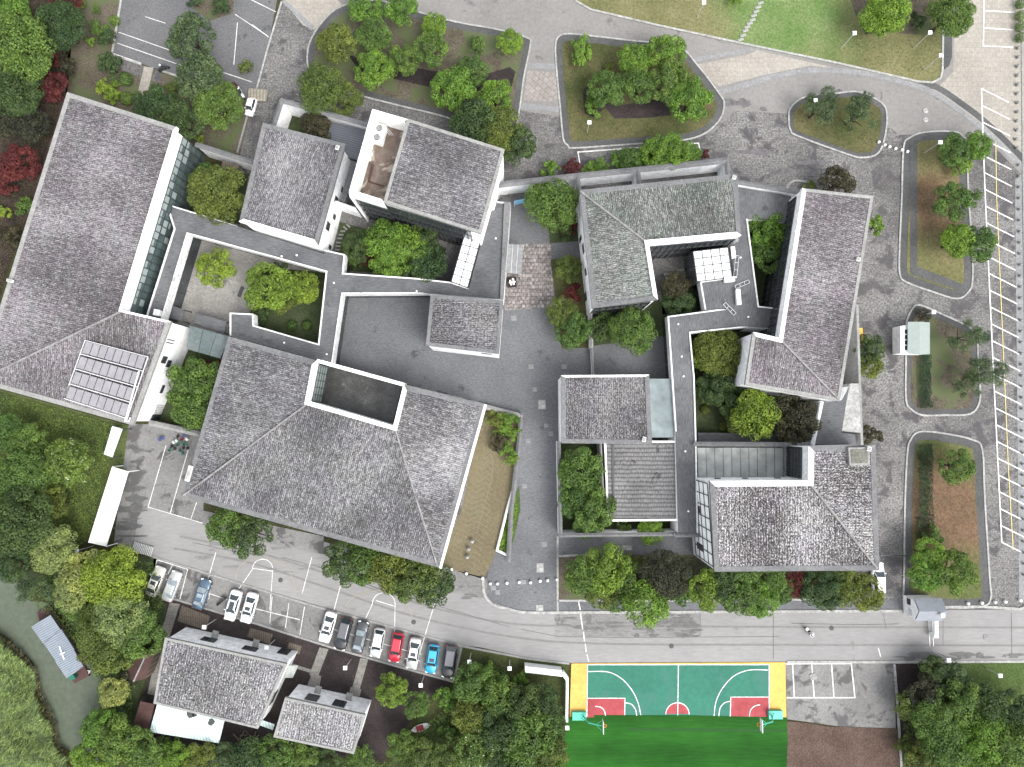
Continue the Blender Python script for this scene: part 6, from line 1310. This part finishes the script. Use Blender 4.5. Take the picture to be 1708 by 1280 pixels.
for a in [(920, 284, 15, 'V', 'bright bush west of the red maple on the north wall'), (983, 279, 12, 'V', 'low bright bush just east of the red maple on the north wall'), (1003, 276, 13, 'V', 'low bright bush, second east of the red maple'), (1027, 269, 17, 'V', 'bright bush, third east of the red maple'), (1050, 265, 19, 'G', 'green bush in the middle of the north hedge'), (1075, 264, 17, 'V', 'bright bush east of the middle of the north hedge'), (1098, 252, 25, 'V', 'tallest bright bush of the north hedge'), (1124, 252, 26, 'V', 'bright tall bush east of the tallest one in the north hedge'), (1149, 258, 20, 'V', 'bright bush at the east end of the north hedge'), (1062, 272, 14, 'V', 'low bright bush in front of the middle of the north hedge'), (1110, 270, 16, 'V', 'low bright bush below the tallest ones of the north hedge'), (1136, 272, 14, 'G', 'low green bush near the east end of the north hedge')]: T(*a, group=g_)
T(951, 279, 15, 'R', 'dark red maple in the hedge along the north wall', group=g_); T(1176, 257, 8, 'R', 'tiny red bush at the east end of the north hedge', group=g_)
g_ = 'trees between the two groups of halls'
for a in [(921, 341, 43, 'G', 'big round tree inside the north entrance yard'), (905, 325, 20, 'V', 'lighter part-tree on the north-west side of the entrance yard'), (942, 385, 17, 'D', 'dark tree below the big round entrance tree'), (955, 378, 12, 'R', 'dark red bush under the big entrance tree'), (948, 448, 20, 'O', 'small olive tree in the planted strip by the pinkish paving'), (954, 487, 16, 'R', 'red maple in the strip beside the north hall'), (938, 522, 24, 'O', 'olive tree at the north-west of the strip below the red maple'), (955, 550, 26, 'G', 'green tree at the south end of the strip below the red maple'), (1056, 550, 38, 'G', 'big tree on the plaza below the dark glass front of the north hall'), (1008, 545, 22, 'D', 'dark tree west of the big tree below the north hall'), (1128, 478, 22, 'K', 'dark purple tree in the court of the north hall'), (1132, 505, 22, 'D', 'dark green tree at the south of the court of the north hall'), (1281, 385, 30, 'V', 'bright tree in the narrow wedge court, north one'), (1283, 424, 28, 'G', 'bright tree in the narrow wedge court, south one')]: T(*a, group=g_)
g_ = 'trees of the courtyards'
for a in [(361, 320, 46, 'O', 'big olive tree in the court between the two western halls'), (343, 300, 24, 'G', 'green tree at the north-west of the big olive courtyard tree'), (358, 447, 28, 'Y', 'yellow-green round tree alone on the pale stone court'), (446, 478, 36, 'Y', 'yellow-green tree in the pond garden, west one'), (507, 480, 25, 'Y', 'yellow-green tree in the pond garden, east one'), (470, 500, 20, 'O', 'olive tree between the two yellow-green pond garden trees'), (438, 525, 18, 'D', 'dark tree at the south-west of the pond garden'), (465, 455, 18, 'D', 'dark tree behind the yellow-green trees of the pond garden'), (645, 400, 32, 'V', 'bright tree in the big court below the tallest hall, north-west one'), (676, 415, 32, 'V', 'bright tree in the big court below the tallest hall, east one'), (650, 435, 28, 'V', 'bright tree in the big court below the tallest hall, south one'), (705, 400, 26, 'D', 'dark tree against the dark glass front of the tallest hall'), (712, 440, 30, 'D', 'dark tree in the south-east of the big court'), (676, 452, 22, 'D', 'dark tree at the south wall of the big court'), (598, 410, 24, 'D', 'dark tree beside the curved stepping path'), (620, 395, 16, 'B', 'bluish bush between the stepping path and the bright trees'), (615, 432, 15, 'R', 'dark red bush at the foot of the bright court trees'), (590, 437, 14, 'G', 'green bush near the wall of the big court'),
          (318, 640, 36, 'G', 'green tree between the west hall and the grand hall, west one'), (345, 640, 30, 'G', 'green tree between the west hall and the grand hall, east one'), (325, 680, 34, 'G', 'green tree between the west hall and the grand hall, south one'), (300, 665, 18, 'D', 'dark bush against the white wall of the west hall'), (352, 612, 15, 'R', 'dark red bush below the blue-green canopy'), (335, 598, 12, 'D', 'dark bush at the south edge of the blue-green canopy'), (524, 212, 25, 'K', 'very dark round tree in the small court with the corrugated roof'),
          (1200, 586, 38, 'O', 'big olive-green tree in the garden at the west wing of the brown-tiled hall'), (1178, 590, 24, 'Y', 'yellow-green tree on the west side of the eastern garden'), (1215, 612, 24, 'O', 'olive tree against the white wall of the eastern garden'), (1260, 690, 36, 'Y', 'large yellow-green tree in the south of the eastern garden'), (1238, 700, 22, 'O', 'olive tree west of the large yellow-green garden tree'), (1195, 643, 26, 'D', 'dark tree in the middle of the eastern garden'), (1218, 668, 24, 'D', 'dark olive tree south of the middle of the eastern garden'), (1185, 655, 20, 'D', 'dark bush by the long passage, in the eastern garden'), (1325, 700, 36, 'K', 'blackish tree in the shade at the south-east of the eastern garden'), (1175, 625, 16, 'K', 'blackish bush below the olive garden tree'), (1250, 650, 16, 'K', 'blackish bush at the foot of the brown-tiled west wing'),
          (968, 785, 33, 'G', 'green tree in the walled yard, north one'), (962, 830, 28, 'G', 'green tree in the walled yard, west one'), (988, 848, 33, 'G', 'green tree in the walled yard, south-east one'), (978, 875, 20, 'G', 'green tree at the south wall of the walled yard'), (1085, 887, 20, 'V', 'bright tree overhanging the south wall of the walled yard'), (1038, 882, 13, 'W', 'bush with pale flowers south of the low annexe')]: T(*a, group=g_)
for a in [(487, 543, 9, 'G', 'clipped ball in the pond garden, west one'), (512, 543, 9, 'G', 'clipped ball in the pond garden, east one'), (1177, 684, 8, 'O', 'clipped ball beside the long passage in the eastern garden'), (1205, 712, 7, 'O', 'clipped ball at the south of the eastern garden'), (590, 428, 6, 'G', 'small clipped ball in the big court')]: T(*a, 'T', name='clipped_ball', group='clipped balls of the courtyards')
g_ = 'trees of the stream court'
for a in [(826, 704, 16, 'O', 'olive bush at the north end of the dry stream'), (848, 700, 17, 'V', 'bright tree at the north-east corner of the dry stream'), (838, 715, 15, 'V', 'bright tree below the north-east corner of the dry stream'), (856, 722, 13, 'V', 'bright bush leaning over the curved wall'), (846, 748, 14, 'V', 'bright bush half-way down the curved wall'), (852, 765, 12, 'V', 'bright bush lowest along the curved wall'), (835, 738, 16, 'K', 'dark bush in the shade of the stream court')]: T(*a, group=g_)
g_ = 'big trees of the north-east'
for a in [(1478, 20, 40, 'V', 'big tree at the top edge, west of the lamp, north-east'), (1462, 38, 20, 'V', 'smaller green tree south-west of the big north-east tree'), (1588, 22, 38, 'G', 'big round tree beside the cream car park'), (1530, 35, 14, 'D', 'dark shrub between the two big north-east trees'), (1225, -2, 12, 'V', 'bright tree just cut by the top edge above the lawn')]: T(*a, group=g_)
g_ = 'trees of the eastern islands'
for a in [(1368, 178, 26, 'B', 'loose bluish tree in the oval island, west one', 'Z'), (1385, 160, 16, 'B', 'small loose tree at the top of the oval island', 'Z'), (1433, 188, 28, 'B', 'loose bluish tree in the oval island, east one', 'Z'), (1447, 160, 9, 'B', 'tiny loose tree at the north-east kerb of the oval island', 'Z'),
          (1592, 250, 24, 'G', 'green tree at the north of the long island, west one'), (1632, 243, 22, 'V', 'green tree leaning over the kerb at the north of the long island'), (1602, 272, 18, 'V', 'vivid tree below the two northern trees of the long island'), (1590, 335, 28, 'G', 'mid-green tree half-way down the long island'), (1625, 330, 14, 'G', 'small green tree east of the middle tree of the long island'), (1598, 402, 26, 'V', 'bright tree in the south of the long island, west one'), (1632, 405, 26, 'G', 'green tree in the south of the long island, over the kerb'), (1648, 395, 12, 'G', 'small green tree on the stall lines by the long island'),
          (1612, 562, 26, 'B', 'loose palm-like tree east of the guard booth, north one', 'Z'), (1640, 560, 14, 'B', 'thin end of foliage over the kerb, east of the guard booth', 'Z'), (1640, 627, 28, 'B', 'loose palm-like tree over the stall lines, south one', 'Z'), (1612, 640, 20, 'B', 'loose palm-like tree south-east of the guard booth', 'Z'), (1668, 620, 16, 'B', 'thin foliage over the stall lines', 'Z'),
          (1540, 527, 12, 'K', 'dark bush at the north corner of the guard booth island'), (1597, 778, 25, 'G', 'round tree at the north of the reddish island'), (1595, 955, 30, 'G', 'mid-green tree in the south of the reddish island'), (1550, 925, 24, 'V', 'bright tree above the gatehouse, north one'), (1545, 958, 26, 'V', 'bright tree above the gatehouse, south one'), (1555, 895, 16, 'G', 'green tree at the end of the dark hedge'),
          (1452, 582, 22, 'D', 'dark bush on the drive, north one, east of the brown-tiled hall'), (1450, 610, 20, 'O', 'dark olive bush on the drive, south one'), (1461, 377, 16, 'V', 'bright bush at the east eave of the brown-tiled hall'), (1398, 305, 24, 'K', 'dark brown-green bush at the north end of the brown-tiled hall'), (1352, 312, 10, 'O', 'small olive bush at the north-west corner of the brown-tiled hall'), (1456, 725, 16, 'K', 'dark red-brown bush at the north-east corner of the south-east hall')]:
    T(*a[:5], *(a[5:]), group=g_)
g_ = 'topiary shrubs along the north-east edge'
for k, y in enumerate((6, 26, 44, 62)): T(1703, y, 9, 'G', ['top', 'second', 'third', 'lowest'][k] + ' round shrub at the right edge by the cream car park', 'T', name='clipped_ball', group=g_)
g_ = 'trees along the road'
for a in [(378, 880, 30, 'G', 'green tree at the south-west eave of the grand hall, west one'), (415, 893, 32, 'D', 'dark tree at the south-west eave of the grand hall, east one'), (575, 938, 32, 'D', 'dark tree at the west of the row south of the grand hall'), (612, 940, 32, 'G', 'green tree, second in the row south of the grand hall'), (650, 950, 34, 'O', 'olive tree, third in the row south of the grand hall'), (690, 965, 36, 'O', 'olive tree, fourth in the row south of the grand hall'), (722, 975, 30, 'D', 'dark tree at the east end of the row south of the grand hall'), (665, 975, 20, 'G', 'green tree leaning out over the road below the row'),
          (975, 962, 30, 'G', 'green tree at the west end of the southern row, by the ball bollards'), (1010, 950, 34, 'Y', 'yellow-green tree, second in the southern row'), (1005, 985, 26, 'O', 'olive tree below the second tree of the southern row'), (1048, 965, 28, 'G', 'green tree, third in the southern row'), (1078, 1005, 34, 'V', 'bright tree reaching over the road edge'), (1108, 960, 40, 'K', 'dark shaggy tree in the middle of the southern row'), (1060, 940, 18, 'O', 'olive treetop near the grating in the walkway'), (1178, 985, 28, 'Y', 'yellow-green tree at the south-west corner of the speckled roof'), (1210, 975, 28, 'D', 'dark tree under the eave of the speckled roof, west one'), (1240, 990, 30, 'G', 'green tree below the middle of the speckled roof'), (1270, 1000, 26, 'V', 'bright tree at the road edge below the speckled roof'), (1285, 970, 24, 'G', 'green tree at the eave, east of the bright one'), (1330, 975, 20, 'R', 'reddish tree between the green trees below the speckled roof'), (1372, 985, 28, 'D', 'dark green tree east of the reddish tree'), (1412, 980, 26, 'O', 'yellow-olive tree near the white van'), (1445, 990, 26, 'O', 'olive tree right beside the white van'), (1395, 960, 22, 'D', 'dark tree at the eave near the white van'), (1350, 962, 16, 'G', 'small green tree under the eave east of the reddish tree'), (1140, 985, 22, 'G', 'green tree between the shaggy dark one and the corner of the speckled roof'), (1030, 1000, 20, 'G', 'green tree just west of the bright road-edge tree'), (1305, 985, 20, 'G', 'green tree just west of the reddish tree')]: T(*a, group=g_)
g_ = 'trees on the river bank'
for a in [(30, 870, 50, 'D', 'dark green tree at the left edge above the river'), (35, 790, 40, 'G', 'green tree at the left edge beside the leafy slope'), (8, 720, 26, 'G', 'green tree cut by the left edge, top of the slope'), (110, 770, 34, 'W', 'blossom-dotted tree in the leafy slope'), (60, 795, 28, 'W', 'tree with pale flowers, west of the blossom-dotted one'), (85, 915, 38, 'P', 'pale olive tree left of the white awning foot'), (140, 955, 32, 'P', 'pale olive tree between the awning and the river'), (188, 965, 48, 'Y', 'big bright tree above the boat'), (120, 985, 28, 'P', 'pale tree hanging above the boat bow'), (200, 1030, 44, 'P', 'pale blossoming tree behind the boat, north-east'), (235, 1060, 34, 'G', 'dark green tree between the boat and the cottage'), (165, 1050, 38, 'O', 'olive tree right above the boat roof'), (185, 1090, 30, 'O', 'olive tree behind the boat stern'), (150, 1085, 20, 'O', 'small tree touching the boat roof'), (188, 1155, 22, 'P', 'round pale yellow-green tree west of the cottage'), (215, 1125, 18, 'K', 'dark tree beside the rust brown shed'), (55, 985, 26, 'B', 'soft willow-like tree at the water edge', 'Z'), (90, 845, 26, 'O', 'thin tree on the slope west of the white awning', 'Z'), (20, 940, 26, 'D', 'dark tree at the left edge by the river'), (45, 735, 26, 'G', 'green tree on the upper slope below the west hall'), (75, 828, 24, 'O', 'olive tree in the middle of the leafy slope'), (4, 835, 24, 'V', 'bright tree cut by the left edge beside the slope'), (125, 1012, 20, 'G', 'green tree between the boat bow and the pale trees'), (207, 1185, 15, 'D', 'dark shrub tree north of the bright river-edge one')]: T(*a[:5], *(a[5:]), group=g_)
g_ = 'shrubs along the bottom edge'
for a in [(165, 1215, 26, 'V', 'bright shrub tree at the river edge, bottom'), (195, 1235, 32, 'G', 'green shrub tree east of the bright river-edge one, bottom'), (235, 1252, 28, 'G', 'green shrub tree below the rust brown roof'), (284, 1240, 17, 'G', 'green shrub tree covering the corner of the mint roof'), (290, 1268, 24, 'V', 'bright shrub tree below the mint roof'), (335, 1268, 24, 'O', 'olive shrub tree below the middle of the mint roof'), (375, 1266, 22, 'B', 'bluish shrub tree east of the mint roof'), (415, 1262, 28, 'D', 'dark shrub tree between the cottages at the bottom'), (460, 1262, 28, 'G', 'green shrub tree at the corner of the eastern cottage'), (505, 1268, 24, 'G', 'green shrub tree below the eastern cottage, west part'), (545, 1274, 22, 'D', 'dark shrub tree below the eastern cottage, east part'), (600, 1268, 20, 'G', 'green shrub tree at the south-east corner of the eastern cottage'), (150, 1268, 26, 'V', 'bright shrub tree lowest at the river edge')]: T(*a, group=g_)
g_ = 'trees south of the parked cars'
for a in [(653, 1153, 23, 'Y', 'bright round tree north-east of the eastern cottage'), (693, 1175, 20, 'G', 'round green tree beside the stranded boat'), (742, 1167, 18, 'V', 'compact round tree east of the stranded boat'), (790, 1140, 28, 'G', 'green tree just south of the last parked car'), (808, 1122, 16, 'V', 'small bright tree near the road bend'), (850, 1150, 14, 'R', 'dark red bush among the trees west of the court'), (832, 1165, 28, 'G', 'green tree west of the dark red bush'), (872, 1180, 30, 'D', 'dark tree in the middle of the thicket west of the court'), (905, 1175, 26, 'D', 'dark tree at the east side of the thicket, near the partition'), (840, 1215, 34, 'D', 'dark tree low in the thicket'), (885, 1230, 36, 'G', 'green tree at the south-east of the thicket'), (920, 1215, 22, 'G', 'green tree beside the artificial turf'), (915, 1260, 28, 'O', 'olive tree at the bottom edge beside the turf'), (795, 1250, 30, 'W', 'yellow-green tree dotted with white blossom at the bottom'), (825, 1272, 26, 'D', 'dark tree at the bottom edge, east of the blossom tree'), (865, 1272, 28, 'G', 'green tree at the bottom edge in the thicket'), (750, 1262, 26, 'O', 'olive shrub tree west of the blossom tree'), (700, 1265, 26, 'O', 'olive shrub tree at the bottom, east of the eastern cottage'), (785, 1195, 26, 'O', 'dull green shrub tree north of the blossom tree'), (752, 1222, 18, 'G', 'green shrub tree south-east of the stranded boat'), (670, 1245, 22, 'G', 'green shrub tree at the south-east of the dark yard'), (815, 1135, 18, 'G', 'green tree east of the last parked car, by the road bend'), (870, 1128, 12, 'V', 'bright bush south of the white shelter box')]: T(*a, group=g_)
g_ = 'trees of the south-east corner'
for a in [(1560, 1125, 22, 'D', 'dark conifer at the road edge in the south-east'), (1590, 1140, 26, 'B', 'bluish tree at the road edge in the south-east'), (1545, 1160, 26, 'K', 'blackish tree in the south-east thicket'), (1520, 1180, 22, 'O', 'olive tree at the west edge of the south-east thicket'), (1600, 1175, 34, 'G', 'mid-green tree in the south-east thicket, upper middle'), (1620, 1168, 18, 'P', 'pale green tree top in the south-east thicket'), (1645, 1185, 32, 'D', 'dark green tree in the south-east thicket, upper right'), (1565, 1205, 38, 'G', 'big green tree in the south-east thicket, left'), (1690, 1190, 30, 'D', 'dark tree at the right edge in the south-east'), (1585, 1250, 40, 'G', 'big green tree in the south-east thicket, bottom left'), (1640, 1235, 42, 'V', 'biggest bright tree of the south-east thicket'), (1685, 1245, 36, 'G', 'green tree at the right edge, bottom'), (1630, 1275, 34, 'V', 'bright tree at the bottom edge, south-east'), (1545, 1270, 26, 'O', 'olive tree at the bottom edge of the south-east thicket'), (1512, 1245, 16, 'O', 'thin olive shrub tree by the brown rubble ground')]: T(*a, group=g_)
pass
U = foliage('fresh_undergrowth_leaves', (.085, .15, .052))
T(1553, 1120, 11, 'R', 'reddish round shrub in the dark bed by the road', 'S')
# ground cover nobody could count
leafmass('ground_cover', 'mass of mixed leafy ground cover on the slope west of the white awning', 'ground cover', [(-40, 655), (0, 655), (205, 712), (190, 760), (150, 900), (110, 925), (-40, 905)], 70, .21, .9, foliage('slope_leaves', (.11, .17, .052)), bump=3., seed=2)
leafmass('undergrowth', 'dark undergrowth under the trees of the north-west bank', 'undergrowth', [(-40, -40), (112, -40), (122, 70), (112, 150), (62, 315), (0, 500), (-40, 620)], 55, .21, .9, F['K'], bump=3., seed=3)
leafmass('reeds', 'bank of tall mixed reeds and shrubs on the west side of the river', 'reeds', [(-60, 1040), (0, 1052), (30, 1078), (62, 1112), (70, 1152), (92, 1196), (104, 1245), (124, 1258), (122, 1330), (-60, 1330)], 90, .95, 3.0, foliage('reed_leaves', (.19, .26, .11), .55), ratio=.09, bump=3.5, seed=4, axis=(.85, -.5, 0))
leafmass('reeds', 'dry brownish reed fringe along the west water edge', 'reeds', [(-10, 1046), (32, 1074), (66, 1112), (74, 1150), (96, 1194), (108, 1244), (128, 1262), (112, 1262), (88, 1230), (60, 1180), (50, 1130), (20, 1090), (-10, 1066)], 60, .7, 1.4, foliage('dry_reed_leaves', (.09, .10, .07), .5), ratio=.12, bump=2., seed=14, axis=(.85, -.5, 0))
leafmass('undergrowth', 'green undergrowth along the east river bank and behind the cottages', 'undergrowth', [(100, 930), (262, 935), (280, 1000), (262, 1080), (230, 1150), (225, 1225), (370, 1245), (440, 1240), (600, 1262), (660, 1265), (660, 1330), (140, 1330), (152, 1236), (148, 1200), (172, 1180), (168, 1130), (118, 1050), (50, 990)], 50, .21, 2.2, U, bump=3., seed=5)
leafmass('undergrowth', 'green shrubby undergrowth between the parked cars and the sports court', 'undergrowth', [(772, 1100), (830, 1108), (880, 1140), (915, 1175), (940, 1200), (935, 1330), (650, 1330), (690, 1225), (740, 1180), (765, 1140)], 60, .20, 1.8, U, bump=3., seed=6)
leafmass('undergrowth', 'dark undergrowth under the south-east thicket', 'undergrowth', [(1500, 1190), (1570, 1110), (1620, 1160), (1708, 1150), (1740, 1330), (1500, 1330)], 50, .21, 1.8, U, bump=3., seed=7)
leafmass('undergrowth', 'low dark plants in the southern row of trees', 'undergrowth', [(960, 940), (1165, 930), (1195, 958), (1470, 958), (1468, 998), (1000, 1000)], 40, .2, .7, F['D'], bump=2., seed=8)
def hedge(label, poly, h, col, seed):
    leafmass('hedge', label, 'hedge', poly, 170, .18, h, F[col], bump=1.2, kind=None, seed=seed)
hedge('dark clipped hedge along the west side of the reddish island', [(1528, 743), (1551, 740), (1553, 905), (1525, 908)], 1.3, 'H', 21)
hedge('dark hedge south of the guard booth', [(1530, 592), (1550, 592), (1551, 680), (1532, 682)], 1.0, 'H', 22)
hedge('bright green hedge strip beside the dry stream', [(858, 815), (863, 850), (849, 926), (829, 920), (840, 870)], .7, 'V', 23)
for k, (poly, dens, mt, lb) in enumerate([([(940, 80), (990, 72), (1040, 85), (1000, 170), (960, 225), (945, 200)], 8, 'O', 'sparse dry grass in the west of the second island'), ([(1000, 205), (1140, 195), (1180, 205), (1100, 222), (950, 228)], 8, 'O', 'sparse dry grass in the south of the second island'), ([(1340, 185), (1460, 190), (1455, 240), (1400, 240), (1335, 205)], 9, 'O', 'rough grass in the oval island'), ([(690, 160), (800, 180), (840, 195), (780, 200), (690, 172)], 9, 'O', 'rough grass in the first island'), ([(1400, 60), (1560, 70), (1560, 125), (1500, 120), (1400, 95)], 7, 'O', 'rough grass below the big north-east trees'), ([(210, 165), (395, 190), (398, 250), (330, 250), (240, 210)], 7, 'O', 'rough grass north of the west hall'), ([(1600, 1108), (1730, 1108), (1730, 1160), (1620, 1165)], 8, 'O', 'rough grass in the south-east lawn'), ([(800, 1092), (880, 1112), (940, 1140), (945, 1190), (900, 1165), (820, 1110)], 9, 'O', 'rough grass by the white shelter box')]):
    leafmass('rough_grass', lb, 'grass', poly, dens, .22, .22, F[mt], ratio=.3, bump=1.5, seed=40 + k)
for o in scene.objects:
    if 'org' in o: del o['org']
